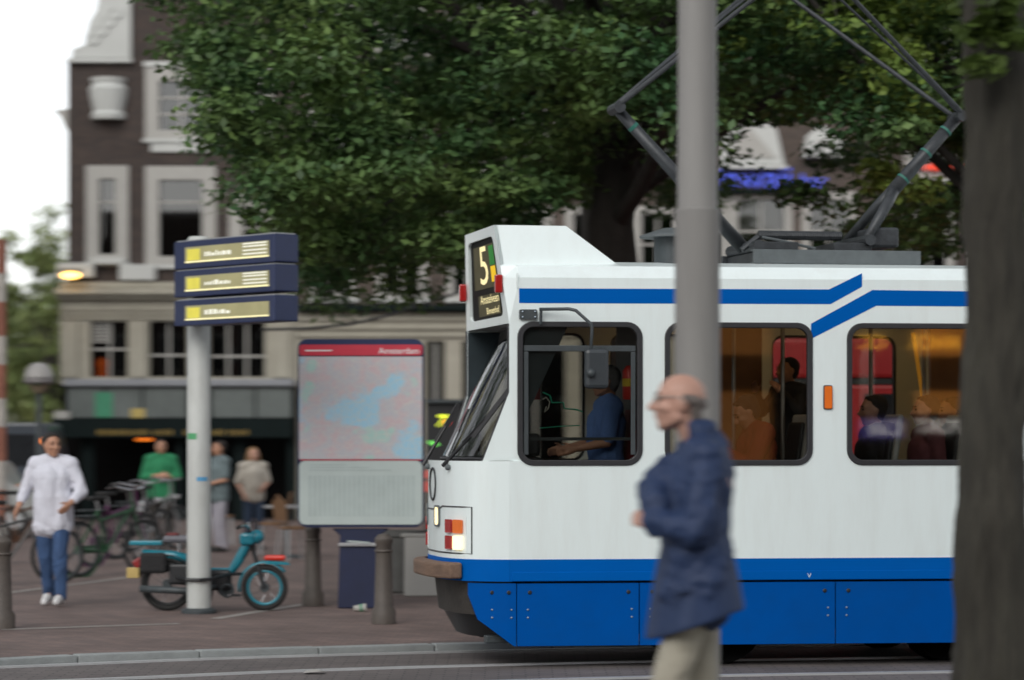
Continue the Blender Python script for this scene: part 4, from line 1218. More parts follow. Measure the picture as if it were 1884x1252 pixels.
def tree(name, label, base, trunk_h, r0, r1, clumps, spread, per, leaf, m_leaf, m_bark, seed, limbs=None, group=None, flat=0.55, lean=(0, 0)):
    rd = random.Random(seed)
    base = Vector(base)
    t = thing(name, label, 'tree', base, group=group)
    mb = MB()
    top = Vector((lean[0], lean[1], trunk_h))
    pts = []; rs = []
    for k in range(13):
        q = k/12
        pts.append(Vector((0, 0, -0.05)).lerp(top, q)+Vector((rd.uniform(-1, 1), rd.uniform(-1, 1), 0))*r0*0.12*(1 if k else 0))
        rs.append((r0+(r1-r0)*q)*(1+0.55*max(0, 1-q*4.2)**1.5))
    mb.poly(pts, rs, 18)
    mb.build('trunk', m_bark, t, smooth=True)
    bm_ = MB()
    C_ = [Vector(c) for c in clumps]
    heads = limbs or rd.sample(C_, min(14, len(C_)))
    for h in heads:
        st = top*rd.uniform(0.62, 0.98)
        limb(bm_, st, h, r1*rd.uniform(0.35, 0.55), r1*0.10, 0.4, rnd=rd)
    for c in rd.sample(C_, min(len(C_), 60)):
        h = min(heads, key=lambda q: (q-c).length)
        limb(bm_, h.lerp(top*0.9, 0.25), c, r1*0.13, r1*0.04, 0.3, 5, 4, rnd=rd)
    bm_.build('branches', m_bark, t, smooth=True)
    me = leaves_mesh('crown', clumps, spread, per, leaf, flat, seed)
    me.materials.append(m_leaf)
    o = bpy.data.objects.new('crown', me); C.objects.link(o); o.parent = t
    o['kind'] = 'stuff'
    return t

# big tree behind the tram: clumps fill a crown whose lower edge hangs as in the photograph
TD = 34.0
tb = Vector((gx(1128, TD), TD, KH))
edge_px = [(230, -60), (290, 10), (340, 90), (400, 210), (440, 330), (520, 440), (600, 525), (680, 540), (760, 520), (840, 500), (900, 460), (980, 405), (1050, 330), (1100, 280), (1180, 265), (1260, 330), (1330, 370), (1420, 340), (1480, 420), (1560, 470), (1660, 460), (1740, 440), (1800, 440), (1900, 420), (2000, 330), (2080, 200)]
def low_edge(px):
    for (a, b), (c, d) in zip(edge_px, edge_px[1:]):
        if a <= px <= c: return b+(d-b)*(px-a)/(c-a)
    return None
cl = []; sp_ = []
rd = random.Random(5)
tries = 0
while len(cl) < 720 and tries < 20000:
    tries += 1
    D = TD+rd.uniform(-4.5, 5.0)
    px = rd.uniform(290, 2060)
    if px < 430 and rd.random() < (430-px)/140*0.75: continue
    e_ = low_edge(px)
    if e_ is None: continue
    xx = gx(px, D)-tb.x
    # crown dome
    rxy = math.hypot(xx/5.9, (D-TD)/5.2)
    if rxy > 1: continue
    ztop = 4.5+7.5*math.sqrt(max(0, 1-rxy**2))
    zlow = gz(e_, TD)+rd.expovariate(1/0.25)*0.5
    if zlow > ztop: continue
    # denser near the lower shell that the camera sees
    z = zlow+(ztop-zlow)*(rd.random()**1.6)
    py_ = HZ-(z-CH)/D*F
    if px > 1310 and py_ > 190 and rd.random() < 0.3: continue
    if 1290 < px < 1590 and 215 < py_ < 470 and rd.random() < 0.88: continue
    if 1590 <= px < 1790 and 230 < py_ < 520 and rd.random() < 0.5: continue
    if 660 < px < 870 and py_ > 440 and rd.random() < 0.6: continue
    cl.append((xx, D-TD, z-KH)); sp_.append(rd.uniform(0.34, 0.75))
lim = rd.sample([Vector(c) for c in cl], 16)
tree('street_tree', 'large green street tree with dark trunk standing behind the tram roof', tb, 6.2, 0.33, 0.22, cl, sp_, 270, 0.088, M_leafA, M_bark2, 21, limbs=lim, flat=0.5)
# second, slimmer trunk next to it (pale, smooth)
M_trunk2 = mat('pale_bark', (0.10, 0.095, 0.088), 0.9, var=0.25, vscale=5, bump=0.3, stretch=(1, 1, 0.3))
t2 = Vector((gx(1083, 40), 40.0, KH))
cl2 = []; sp2 = []
for k in range(150):
    a = rd.uniform(0, 2*math.pi); r_ = 3.2*math.sqrt(rd.random()); z = rd.uniform(6.4, 11.5)
    cl2.append((r_*math.cos(a), r_*math.sin(a)*0.8, z)); sp2.append(rd.uniform(0.4, 0.8))
tree('street_tree', 'slim pale-barked tree just left of the dark trunk behind the tram', t2, 7.5, 0.13, 0.10, cl2, sp2, 110, 0.13, M_leafA, M_trunk2, 33, flat=0.6)

# yellower tree further right whose crown closes the gap behind the pantograph
M_leafY = leaf_mat('yellow_green_leaves', (0.13, 0.20, 0.04), (0.24, 0.30, 0.06))
t4 = Vector((gx(1840, 31.0), 31.0, KH)); cl4 = []; sp4 = []
while len(cl4) < 210:
    px = rd.uniform(1300, 2300); D = 31.0+rd.uniform(-1.8, 1.8); py_ = rd.uniform(-500, 470)
    if py_ > 205 and (px < 1580 or rd.random() < 0.45): continue
    if px < 1400 and py_ > 170: continue
    p = at(px, py_, D)-t4
    cl4.append(tuple(p)); sp4.append(rd.uniform(0.25, 0.5))
tree('street_tree', 'yellow-green tree behind the right arm of the pantograph', t4, 6.0, 0.2, 0.13, cl4, sp4, 150, 0.088, M_leafY, M_bark2, 51, flat=0.5)

# near tree at the right edge: rough trunk, crown above the frame with a few hanging twigs
ND = 14.2
nb = Vector((gx(1828, ND), ND, 0.15))
cl3 = []; sp3 = []
for k in range(120):
    a = rd.uniform(0, 2*math.pi); r_ = 2.6*math.sqrt(rd.random()); z = 4.9+rd.random()*2.6
    cl3.append((r_*math.cos(a), r_*math.sin(a), z)); sp3.append(rd.uniform(0.25, 0.5))
for px, py, dd in ((1800, 60, -0.3), (1815, 120, -0.35), (1850, 40, -0.3), (1790, 10, 0.1), (1835, 10, -0.35), (1868, 70, -0.32)):
    p = at(px, py, ND+dd)-nb
    cl3.append(tuple(p)); sp3.append(0.10)
def near_tree():
    t = tree('street_tree', 'rough-barked tree trunk close by at the right edge, hiding the tram end', nb, 5.4, 0.172, 0.135, cl3, sp3, 45, 0.085, M_leafN, M_bark, 44, flat=0.6, lean=(0.02, 0.0))
    return t
nt_ = near_tree()
for ch in nt_.children:
    if ch.name.startswith('trunk'):
        # knots and ridged bark: denser mesh pushed by noise
        bm = bmesh.new(); bm.from_mesh(ch.data)
        for _ in range(3):
            bmesh.ops.subdivide_edges(bm, edges=bm.edges, cuts=1, use_grid_fill=True)
        bm.normal_update()
        for v in bm.verts:
            p = v.co
            q = Vector((p.x*9, p.y*9, p.z*2.2))
            v.co += v.normal*(0.022*noise.noise(q)+0.014*noise.noise(q*2.7)+0.010*noise.noise(q*6))
        bm.to_mesh(ch.data); bm.free()
        ch.data.polygons.foreach_set('use_smooth', [True]*len(ch.data.polygons))

# far trees down the street at the left
def far_tree(label, px, D, zlo, ztop, rad, seed, n=140):
    rd = random.Random(seed)
    b = Vector((gx(px, D), D, KH)); c_ = []; s_ = []
    while len(c_) < n:
        q = Vector((rd.uniform(-1, 1), rd.uniform(-1, 1), rd.uniform(-1, 1)))
        if q.length > 1 or (q.length < 0.35): continue
        c_.append((q.x*rad, q.y*rad, (zlo+ztop)/2+q.z*(ztop-zlo)/2)); s_.append(rd.uniform(0.5, 1.0)*rad*0.26)
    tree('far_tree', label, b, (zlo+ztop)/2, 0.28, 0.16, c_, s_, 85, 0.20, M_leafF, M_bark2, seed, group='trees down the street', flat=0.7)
far_tree('tall haze-paled green tree down the street beside the corner house', 95, 112, 1.6, 10.6, 3.0, 61)
far_tree('lower haze-paled green tree down the street at the left picture edge', -20, 118, 1.6, 7.6, 3.2, 62)
far_tree('bushy green tree filling the street end behind the round lamp', 45, 128, 1.2, 8.6, 2.8, 63)

# street trees left of the picture, mirrored in the windscreen
for k, (x_, y_, lab) in enumerate(((-15.4, 56.0, 'leafy street tree left of the picture, nearer the corner house'), (-16.5, 44.0, 'leafy street tree left of the picture, second from the corner house'), (-19.0, 35.0, 'leafy street tree left of the picture, third from the corner house'), (-22.0, 27.0, 'leafy street tree left of the picture, nearest the camera'))):
    rd = random.Random(80+k); c_ = []; s_ = []
    while len(c_) < 95:
        q = Vector((rd.uniform(-1, 1), rd.uniform(-1, 1), rd.uniform(-1, 1)))
        if q.length > 1 or q.length < 0.3: continue
        c_.append((q.x*3.8, q.y*3.8, 7.4+q.z*5.6)); s_.append(rd.uniform(0.7, 1.2))
    tree('street_tree', lab, (x_, y_, KH), 6.5, 0.26, 0.16, c_, s_, 130, 0.17, M_leafA, M_bark2, 90+k, flat=0.7)
# ------------------------------------------------------------------ street furniture
M_navy = mat('navy_enamel', (0.012, 0.022, 0.075), 0.4, var=0.15, vscale=4, coat=0.2)
M_navy_d = mat('navy_pedestal', (0.008, 0.014, 0.05), 0.5, var=0.2)
M_postw = mat('pole_paint_white', (0.50, 0.52, 0.50), 0.5, var=0.08, vscale=3, dirt=0.35, dirtcol=(0.22, 0.21, 0.19), dscale=4, stretch=(1, 1, 0.4))
M_polegrey = mat('galvanised_grey_paint', (0.27, 0.265, 0.255), 0.55, var=0.12, vscale=4, dirt=0.3, dirtcol=(0.19, 0.18, 0.17), dscale=3, stretch=(3, 3, 0.3), bump=0.08)
M_bollard = mat('bollard_brown_grey', (0.085, 0.072, 0.062), 0.6, var=0.25, vscale=8, bump=0.2)
M_lcd = mat('lcd_backlit', (0.34, 0.32, 0.17), 0.4, var=0.25, vscale=2.0, emit=(0.9, 0.80, 0.36), estr=0.05)
M_lcd_hi = mat('lcd_bright', (0.9, 0.85, 0.5), 0.4, emit=(1.0, 0.88, 0.45), estr=0.35)
M_lcd_wh = mat('lcd_white_text', (0.9, 0.9, 0.8), 0.4, emit=(0.95, 0.95, 0.75), estr=0.2)
M_lcd_ye = mat('lcd_yellow', (0.75, 0.68, 0.10), 0.4, emit=(0.9, 0.78, 0.08), estr=0.12)
M_alu = mat('aluminium_edge', (0.45, 0.46, 0.47), 0.35, metal=0.7)

# departure board: three stacked boxes held out from a white pole
PD = 28.75
pb = Vector((gx(366, PD), PD, KH))
post = thing('departure_board', 'white pole carrying three stacked navy departure displays with lit yellow text', 'sign', pb)
zt = gz(436, PD)-KH
MB().lathe([(0, 0), (0.115, 0), (0.115, 1.0), (0.112, zt-0.03), (0.09, zt), (0, zt)], (0, 0, 0), 28).build('pole', M_postw, post, smooth='auto')
MB().lathe([(0, 0), (0.17, 0), (0.17, 0.03), (0.125, 0.05), (0, 0.05)], (0, 0, 0), 24).build('pole_foot', M_dgrey, post, smooth='auto')
for z0, z1, m_ in ((1.67, 1.73, 'green'), (1.27, 1.31, 'sky')):
    mm = mat('sticker_'+m_, (0.08, 0.35, 0.15) if m_ == 'green' else (0.10, 0.32, 0.55), 0.5)
    n_ = 8; mb = MB(); vs = []; fs = []
    for k in range(n_+1):
        a = R(-150 if m_ == 'green' else -95)+R(55)*k/n_
        for z in (z0, z1): vs.append((0.1165*math.cos(a), 0.1165*math.sin(a), z))
    for k in range(n_): fs.append((2*k, 2*k+2, 2*k+3, 2*k+1))
    mb.add(vs, fs).build('sticker', mm, post)
# box frame: right front corner nearest the camera
CD = 27.2
ux = None
for k, (yt, yb) in enumerate(((430, 487), (487, 541), (545, 590))):
    yt, yb = ((430, 482), (486, 536), (543, 591))[k]
    c0 = at(505, yt, CD); zt_, zb_ = gz(yt, CD), gz(yb, CD)
    l0 = at(320, 0, CD+1.28)
    ux = Vector((l0.x-c0.x, l0.y-c0.y, 0)); Lb = ux.length; ux.normalize()       # from corner to the far left end
    nr = Vector((ux.y, -ux.x, 0))
    if nr.x < 0: nr = -nr                                                      # away from the camera, to the right
    W_ = 0.27
    c = Vector((c0.x, c0.y, 0))
    quad = [c, c+ux*Lb, c+ux*Lb+nr*W_, c+nr*W_]
    bxm = MB().extrude([(p.x, p.y, zb_) for p in quad], (0, 0, zt_-zb_)).build('display_box', M_navy, post, bevel=0.012, off=pb)
    MB().extrude([(p.x, p.y, zt_+0.001) for p in [c+ux*0.02+nr*0.02, c+ux*(Lb-0.02)+nr*0.02, c+ux*(Lb-0.02)+nr*(W_-0.02), c+ux*0.02+nr*(W_-0.02)]], (0, 0, 0.012)).build('box_lid', M_alu, bxm, bevel=0.004, off=pb)
    h_ = zt_-zb_
    def fp2(u, v, t=0.0): return tuple(c+ux*(Lb*u)-nr*(0.002+t)+Vector((0, 0, zb_+h_*v)))
    def patch(nm, u0, u1, v0, v1, m_, t): MB().plate(rect(u0, u1, v0, v1), [], lambda u, v, q: fp2(u, v, t-q), 0.002).build(nm, m_, bxm, off=pb)
    patch('screen', 0.05, 0.88, 0.20, 0.78, M_lcd, 0.002)
    patch('light_strip', 0.05, 0.88, 0.20, 0.26, M_lcd_hi, 0.004)
    patch('line_number', 0.73, 0.86, 0.28, 0.70, M_lcd_ye, 0.004)
    # unreadable display wording: rows of small dashes
    rd2 = random.Random(k+3)
    u = 0.68
    while u > 0.42:
        w_ = rd2.uniform(0.015, 0.04); patch('text_dash', u-w_, u, 0.40, 0.40+rd2.uniform(0.10, 0.2), M_lcd_wh, 0.005); u -= w_+0.012
    if k < 2:
        for v in (0.33, 0.46, 0.60, 0.70): patch('text_row', 0.07, 0.30, v, v+0.05, M_lcd_wh, 0.005)
for z in (gz(484, CD), gz(540, CD)):
    p = Vector((0, 0, z-KH)); q = Vector((c.x, c.y, 0))+ux*0.75+nr*0.14-pb; q.z = z-KH
    MB().beam(p, q, 0.06, 0.04).build('bracket', M_dgrey, post)

# map stand
MD = 29.6
ms = Vector((gx(664, MD), MD, KH))
stand = thing('map_stand', 'navy city map stand with red header, coloured map and pale timetable panel', 'map stand', ms)
zx = lambda px: gx(px, MD)-ms.x
zz = lambda py: gz(py, MD)-KH
mapM = bpy.data.materials.new('city_map_print'); mapM.use_nodes = True
def map_nodes(m):
    nt = m.node_tree; N = nt.nodes; L = nt.links; b = N['Principled BSDF']; b.inputs['Roughness'].default_value = 0.35
    tc = N.new('ShaderNodeTexCoord')
    def nz(sc, loc=(0, 0, 0), det=5):
        mp = N.new('ShaderNodeMapping'); mp.inputs['Location'].default_value = loc; L.new(tc.outputs['Object'], mp.inputs[0])
        n = N.new('ShaderNodeTexNoise'); n.inputs['Scale'].default_value = sc; n.inputs['Detail'].default_value = det; L.new(mp.outputs[0], n.inputs['Vector']); return n.outputs['Fac']
    def thr(f, a, b_):
        r = N.new('ShaderNodeMapRange'); r.inputs['From Min'].default_value = a; r.inputs['From Max'].default_value = b_; L.new(f, r.inputs['Value']); return r.outputs[0]
    def mixc(f, A, Bc):
        q = N.new('ShaderNodeMix'); q.data_type = 'RGBA'; L.new(f, q.inputs['Factor'])
        if isinstance(A, tuple): q.inputs['A'].default_value = (*A, 1)
        else: L.new(A, q.inputs['A'])
        q.inputs['B'].default_value = (*Bc, 1); return q.outputs['Result']
    c = mixc(thr(nz(9, (3, 0, 1)), 0.45, 0.6), (0.47, 0.47, 0.50), (0.54, 0.43, 0.45))
    c = mixc(thr(nz(2.4, (1.7, 5, 2.9), 4), 0.54, 0.60), c, (0.33, 0.55, 0.68))
    c = mixc(thr(nz(2.6, (7.7, 2, 9.3), 3), 0.60, 0.64), c, (0.38, 0.56, 0.52))
    # street lines
    vo = N.new('ShaderNodeTexVoronoi'); vo.feature = 'DISTANCE_TO_EDGE'; vo.inputs['Scale'].default_value = 15; L.new(tc.outputs['Object'], vo.inputs['Vector'])
    r = N.new('ShaderNodeMapRange'); r.inputs['From Min'].default_value = 0.02; r.inputs['From Max'].default_value = 0.05; r.inputs['To Min'].default_value = 0.75; r.inputs['To Max'].default_value = 0.0; L.new(vo.outputs['Distance'], r.inputs['Value'])
    c = mixc(r.outputs[0], c, (0.55, 0.54, 0.50))
    L.new(c, b.inputs['Base Color'])
map_nodes(mapM)
M_sheet = mat('timetable_sheet', (0.46, 0.53, 0.51), 0.4, var=0.05)
M_hdr = mat('red_header', (0.50, 0.035, 0.06), 0.4)
M_print = mat('timetable_print', (0.38, 0.45, 0.44), 0.5)
case = MB().extrude([(u, -0.09, v) for u, v in rr(zx(549), zx(780), zz(970), zz(625), 0.09, 6)], (0, 0.18, 0)).build('case', M_navy, stand, bevel=0.015)
fr_ = rr(zx(552), zx(778), zz(964), zz(637), 0.06, 6)
MB().plate(rect(zx(551.5), zx(777.5), zz(845), zz(657)), [], lambda u, v, t: (u, -0.104+t, v), 0.012).build('map_sheet', mapM, case)
MB().plate(rr(zx(551.5), zx(777.5), zz(965), zz(848), 0.06, 5), [], lambda u, v, t: (u, -0.103+t, v), 0.012).build('timetable', M_sheet, case)
MB().plate(rr(zx(552), zx(777.5), zz(655), zz(635), 0.03, 4), [], lambda u, v, t: (u, -0.103+t, v), 0.012).build('header', M_hdr, case)
MB().bx(zx(554), zx(776), -0.105, -0.10, zz(847.5), zz(845.5)).build('rule', M_hdr, case)
text('header_text', 'Amsterdam', 0.085, M_white, case, frameM((zx(735), -0.1045, zz(647)), (1, 0, 0), (0, 0, 1)))
MB().bx(zx(563), zx(612), -0.106, -0.1035, zz(647), zz(645)).build('header_dash', M_white, case)
for k in range(22):      # timetable columns and a few rows of print
    x = zx(570+k*9); MB().bx(x, x+0.02, -0.1055, -0.1035, zz(950), zz(875)).build('timetable_column', M_print, case) if k % 1 == 0 else None
for k in range(3):
    MB().bx(zx(570), zx(640+40*k), -0.1055, -0.1035, zz(856+k*5), zz(854.5+k*5)).build('timetable_row', M_print, case)
MB().plate([(zx(622), 0), (zx(704), 0), (zx(700), zz(985)), (zx(716), zz(973)), (zx(612), zz(973)), (zx(626), zz(985))], [], lambda u, v, t: (u, -0.07+t, v), 0.14).build('pedestal', M_navy_d, stand, bevel=0.01)
MB().bx(zx(624), zx(706), -0.10, -0.072, zz(1005), zz(999)).build('paper_shelf', M_alu, stand, bevel=0.004)
MB().box((zx(660), -0.09, zz(997)), (0.22, 0.03, 0.015), Matrix.Rotation(R(4), 3, 'Y')).build('leaflet', M_sheet, stand)

# crushed cup by the pedestal, paper scrap on the track
cp = at(668, 1116, 29.0); cup = thing('paper_cup', 'white and green paper cup lying at the foot of the map stand', 'litter', (cp.x, 29.0, KH))
MB().lathe([(0, -0.09), (0.028, -0.09), (0.042, 0.03), (0.04, 0.03), (0, -0.085)], (0, 0, 0.036), 14, Matrix.Rotation(R(85), 3, 'Y')).build('cup_body', M_wframe, cup, smooth='auto')
MB().lathe([(0.0365, -0.03), (0.0395, -0.005), (0.0405, -0.005), (0.0375, -0.03)], (0, 0, 0.036), 14, Matrix.Rotation(R(85), 3, 'Y')).build('green_band', M_post_green, cup)
sc_ = gp(578, 1240); scr = MB().add([(-0.08, -0.06, 0.006), (0.06, -0.08, 0.02), (0.09, 0.05, 0.008), (0.0, 0.02, 0.03), (-0.07, 0.07, 0.012)], [(0, 1, 3), (1, 2, 3), (2, 4, 3), (4, 0, 3)]).build('paper_scrap', M_wframe)
scr.location = (sc_[0], sc_[1], 0.004); tag(scr, 'white scrap of paper lying between the rails', 'litter')

# bollards
def bollard(label, px, base_py, D=None, h=0.82, r=0.082):
    D = D or F*(CH-KH)/(base_py-HZ)
    b = thing('bollard', label, 'bollard', (gx(px, D), D, KH), group='bollards on the pavement')
    MB().lathe([(0, 0), (r*1.35, 0), (r*1.35, 0.12), (r*1.05, 0.16), (r*0.92, 0.55), (r*0.88, h-0.10), (r*1.0, h-0.085), (r*1.0, h-0.05), (r*0.6, h-0.01), (0, h)], (0, 0, 0), 20).build('shaft', M_bollard, b, smooth='auto')
    MB().torus((0, 0, h-0.16), r*0.9, 0.012, (0, 0, 1), 20, 6).build('collar', M_bollard, b)
bollard('brown bollard in front of the map stand, nearest the tram', 706, 1148)
bollard('brown bollard between the moped and the map stand', 576, 1115)
bollard('brown bollard at the left picture edge', 3, 1157, r=0.09)

# near lamp post
LD = 14.6
lp = thing('lamp_post', 'thick grey tapered lamp post behind the man in the navy jacket', 'lamp post', (gx(1283, LD), LD, 0.15))
s_ = LD/F
zj = gz(386, LD)-0.15
MB().lathe([(0, 0), (42.5*s_, 0), (41.5*s_, zj-0.02), (42.5*s_, zj-0.012), (42.5*s_, zj), (37*s_, zj+0.003), (0, zj+0.003)], (0, 0, 0), 40).build('lower_shaft', M_polegrey, lp, smooth='auto')
MB().lathe([(0, zj), (36.5*s_, zj), (33*s_, zj+2.2), (25*s_, zj+5.5), (0, zj+5.5)], (0, 0, 0), 40).build('upper_shaft', M_polegrey, lp, smooth='auto')
MB().bx(-0.055, 0.055, -42.5*s_-0.004, -0.06, 0.5, 0.95).build('service_door', M_polegrey, lp, bevel=0.008)
MB().tube((0, 0, zj+5.45), (-0.9, -0.5, zj+5.7), 0.04).build('lamp_arm', M_polegrey, lp)
MB().sphere((-1.1, -0.6, zj+5.72), (0.32, 0.18, 0.10), 16, 8).build('lamp_head', M_polegrey, lp, smooth=True)

# red and white banded pole at the left edge
BD = 44.0
bp_ = thing('striped_pole', 'red and white banded pole at the left picture edge', 'pole', (gx(3, BD), BD, KH))
z = 0.0; k = 0
while z < gz(475, BD):
    h = 0.50 if k % 2 else 0.42
    MB().lathe([(0, z), (0.075, z), (0.075, z+h), (0, z+h)], (0, 0, 0), 16).build('band', mat('band_red', (0.22, 0.085, 0.055), 0.7, var=0.3) if k % 2 else mat('band_white', (0.36, 0.34, 0.31), 0.7, var=0.2), bp_)
    z += h; k += 1
# round street lamp at the left
RD = 48.0
rl = thing('street_lamp', 'round-headed grey street lamp left of the corner house', 'lamp', (gx(72, RD), RD, KH))
zc_ = gz(695, RD)-KH
MB().lathe([(0, 0), (0.09, 0), (0.09, 0.5), (0.05, 0.6), (0.045, zc_-0.25), (0, zc_-0.25)], (0, 0, 0), 14).build('post', M_dgrey, rl, smooth='auto')
M_lampgl = mat('lamp_dome_grey', (0.30, 0.29, 0.28), 0.5, var=0.1)
MB().lathe([(0, 0.24), (0.12, 0.22), (0.21, 0.12), (0.24, 0.0), (0.22, -0.02), (0, -0.02)], (0, 0, zc_), 20).build('dome', M_lampgl, rl, smooth='auto')
MB().torus((0, 0, zc_-0.06), 0.20, 0.05, (0, 0, 1), 24, 8).build('glass_ring', mat('lamp_ring', (0.16, 0.15, 0.15), 0.4), rl, smooth=True)
MB().lathe([(0, -0.26), (0.08, -0.25), (0.15, -0.16), (0.16, -0.08), (0, -0.08)], (0, 0, zc_), 18).build('bowl', mat('lamp_bowl', (0.20, 0.16, 0.11), 0.4), rl, smooth='auto')
MB().sphere((0, -0.17, zc_-0.06), 0.07, 12, 8).build('green_lens', mat('green_lens', (0.02, 0.14, 0.03), 0.3), rl, smooth=True)

# shop light display and red cabinet between the map and the windscreen
KD = 50.0
ks = Vector((gx(812, KD), KD, KH))
kio = thing('lit_kiosk', 'black and red kiosk with a small lit arrow sign beside the tram windscreen', 'kiosk', ks)
kx = lambda px: gx(px, KD)-ks.x
kz = lambda py: gz(py, KD)-KH
MB().bx(kx(782), kx(850), -0.0, 0.7, kz(880), kz(742)).build('black_cabinet', M_black, kio, bevel=0.02)
MB().bx(kx(782), kx(850), -0.03, 0.7, 0.02, kz(880)-0.004).build('base', M_black, kio)
MB().bx(kx(780), kx(852), -0.1, 0.75, kz(742)+0.004, kz(735)).build('top', M_dgrey, kio)
for a, b in ((866, 880), (886, 905)):
    MB().bx(kx(784), kx(848), -0.05, -0.031, kz(b), kz(a)).build('red_panel', mat('red_lit_panel', (0.4, 0.02, 0.015), 0.5, emit=(1, 0.04, 0.03), estr=0.25), kio)
M_ly = mat('lit_yellow_dot', (0.8, 0.8, 0.05), 0.5, emit=(0.75, 0.9, 0.05), estr=1.3)
M_lr = mat('lit_red_dot', (0.8, 0.05, 0.05), 0.5, emit=(1, 0.05, 0.04), estr=1.1)
M_lg = mat('lit_green_sign', (0.1, 0.6, 0.1), 0.5, emit=(0.25, 0.9, 0.15), estr=0.7)
dots = [(808+4*k, 766, M_ly) for k in range(5)]+[(817, 771, M_ly), (814, 775, M_ly), (811, 779, M_ly), (807, 783, M_ly)]+[(822, 774, M_lr), (824, 778, M_lr), (819, 777, M_lr), (821, 782, M_lr)]
for px, py, m_ in dots:
    MB().sphere((kx(px), -0.01, kz(py)), 0.019, 8, 6).build('light_dot', m_, kio)
MB().extrude([(kx(786), -0.012, kz(813)), (kx(798), -0.012, kz(812)), (kx(808), -0.012, kz(819)), (kx(800), -0.012, kz(821))], (0, 0.01, 0)).build('green_sign', M_lg, kio)

# planter and folded white board beside the bumper
pl = Vector((gx(745, 32.5), 32.5, KH))
plt_ = thing('planter', 'grey stone planter between the map stand and the tram bumper', 'planter', pl)
MB().lathe([(0, 0), (0.15, 0), (0.17, 0.02), (0.21, 0.60), (0.23, 0.62), (0.23, 0.68), (0.20, 0.68), (0.19, 0.62), (0, 0.62)], (0, 0, 0), 20).build('pot', mat('planter_stone', (0.10, 0.10, 0.095), 0.8, var=0.2, bump=0.3), plt_, smooth='auto')
MB().lathe([(0, 0.6), (0.19, 0.6), (0.10, 0.635), (0, 0.64)], (0, 0, 0), 16).build('soil', M_under, plt_)
ab = Vector((gx(776, 32.0), 32.0, KH))
sb = thing('sandwich_board', 'white folding pavement board just left of the tram bumper', 'board', ab)
for s in (-1, 1):
    MB().box((0, s*0.16, 0.31), (0.36, 0.03, 0.64), Matrix.Rotation(R(s*14), 3, 'X')).build('panel', M_wframe, sb, bevel=0.01)
MB().bx(-0.22, 0.10, -0.1, 0.1, 0.62, 0.66).build('hinge_strip', M_wframe, sb, bevel=0.01)

# ------------------------------------------------------------------ moped chained to the pole
M_turq = mat('turquoise_paint', (0.012, 0.20, 0.27), 0.35, var=0.12, coat=0.3)
M_tyre = mat('tyre_rubber', (0.016, 0.016, 0.016), 0.8, bump=0.2)
M_chrome = mat('chrome', (0.55, 0.56, 0.58), 0.2, metal=1.0)
M_plate = mat('number_plate_yellow', (0.48, 0.35, 0.12), 0.5)
M_redbag = mat('red_lamp_cover', (0.60, 0.03, 0.015), 0.4)
WD = 29.15
mo = Vector((gx(395, WD), WD, KH))
mop = thing('moped', 'turquoise moped with black engine chained to the departure board pole', 'moped', mo)
mx = lambda px: gx(px, WD)-mo.x
mz = lambda py: max(0.0, gz(py, WD)-KH)
def wheel(px, r, rim_m, w=0.03):
    x = mx(px)
    wh = MB().torus((x, 0, r), r-0.028, 0.03, (0, 1, 0), 36, 10).build('wheel', M_tyre, mop, smooth=True)
    MB().torus((x, 0, r), r-0.062, 0.017, (0, 1, 0), 36, 8).build('rim', rim_m, wh, smooth=True)
    MB().lathe([(0, -0.05), (0.045, -0.05), (0.045, 0.05), (0, 0.05)], (x, 0, r), 14, Matrix.Rotation(R(90), 3, 'X')).build('hub', M_dgrey, wh)
    mb = MB()
    for k in range(14):
        a = 2*math.pi*k/14
        mb.tube((x+0.04*math.cos(a+0.5), 0.02*(-1)**k, r+0.04*math.sin(a+0.5)), (x+(r-0.07)*math.cos(a), 0, r+(r-0.07)*math.sin(a)), 0.003, n=4)
    mb.build('spokes', M_chrome, wh)
    return x
RW = 0.245
xr = wheel(308, 0.262, M_black); xf = wheel(487, 0.225, M_turq)
# frame: front down tube, step-through, seat spine
MB().poly([(mx(462), 0, mz(985)), (mx(455), 0, mz(1000)), (mx(440), 0, mz(1030)), (mx(425), 0, mz(1052)), (mx(375), 0, mz(1054)), (mx(345), 0, mz(1035))], [0.035, 0.045, 0.05, 0.045, 0.05, 0.05], 12).build('frame', M_turq, mop, smooth=True)
MB().poly([(mx(350), 0, mz(1030)), (mx(320), 0, mz(1022)), (mx(262), 0, mz(1016))], [0.05, 0.045, 0.03], 10).build('rear_spine', M_turq, mop, smooth=True)
MB().poly([(mx(458), 0, mz(978)), (mx(468), 0, mz(1020)), (mx(487), -0.06, 0.225)], 0.022, 8).build('fork_leg', M_black, mop)
MB().poly([(mx(458), 0, mz(978)), (mx(468), 0, mz(1020)), (mx(487), 0.06, 0.225)], 0.022, 8).build('fork_leg', M_black, mop)
hb = MB().poly([(mx(447), -0.30, mz(968)), (mx(455), -0.2, mz(964)), (mx(460), 0, mz(975)), (mx(455), 0.2, mz(964)), (mx(447), 0.30, mz(968))], 0.013, 8).build('handlebar', M_chrome, mop)
for s in (-1, 1):
    MB().tube((mx(447), s*0.25, mz(967)), (mx(443), s*0.36, mz(970)), 0.018).build('grip', M_tyre, hb)
MB().sphere((mx(472), 0, mz(988)), (0.075, 0.07, 0.07), 14, 9).build('headlamp', M_turq, mop, smooth=True)
MB().box((mx(455), 0, mz(992)), (0.14, 0.16, 0.12)).build('lamp_shroud', M_turq, mop, bevel=0.03)
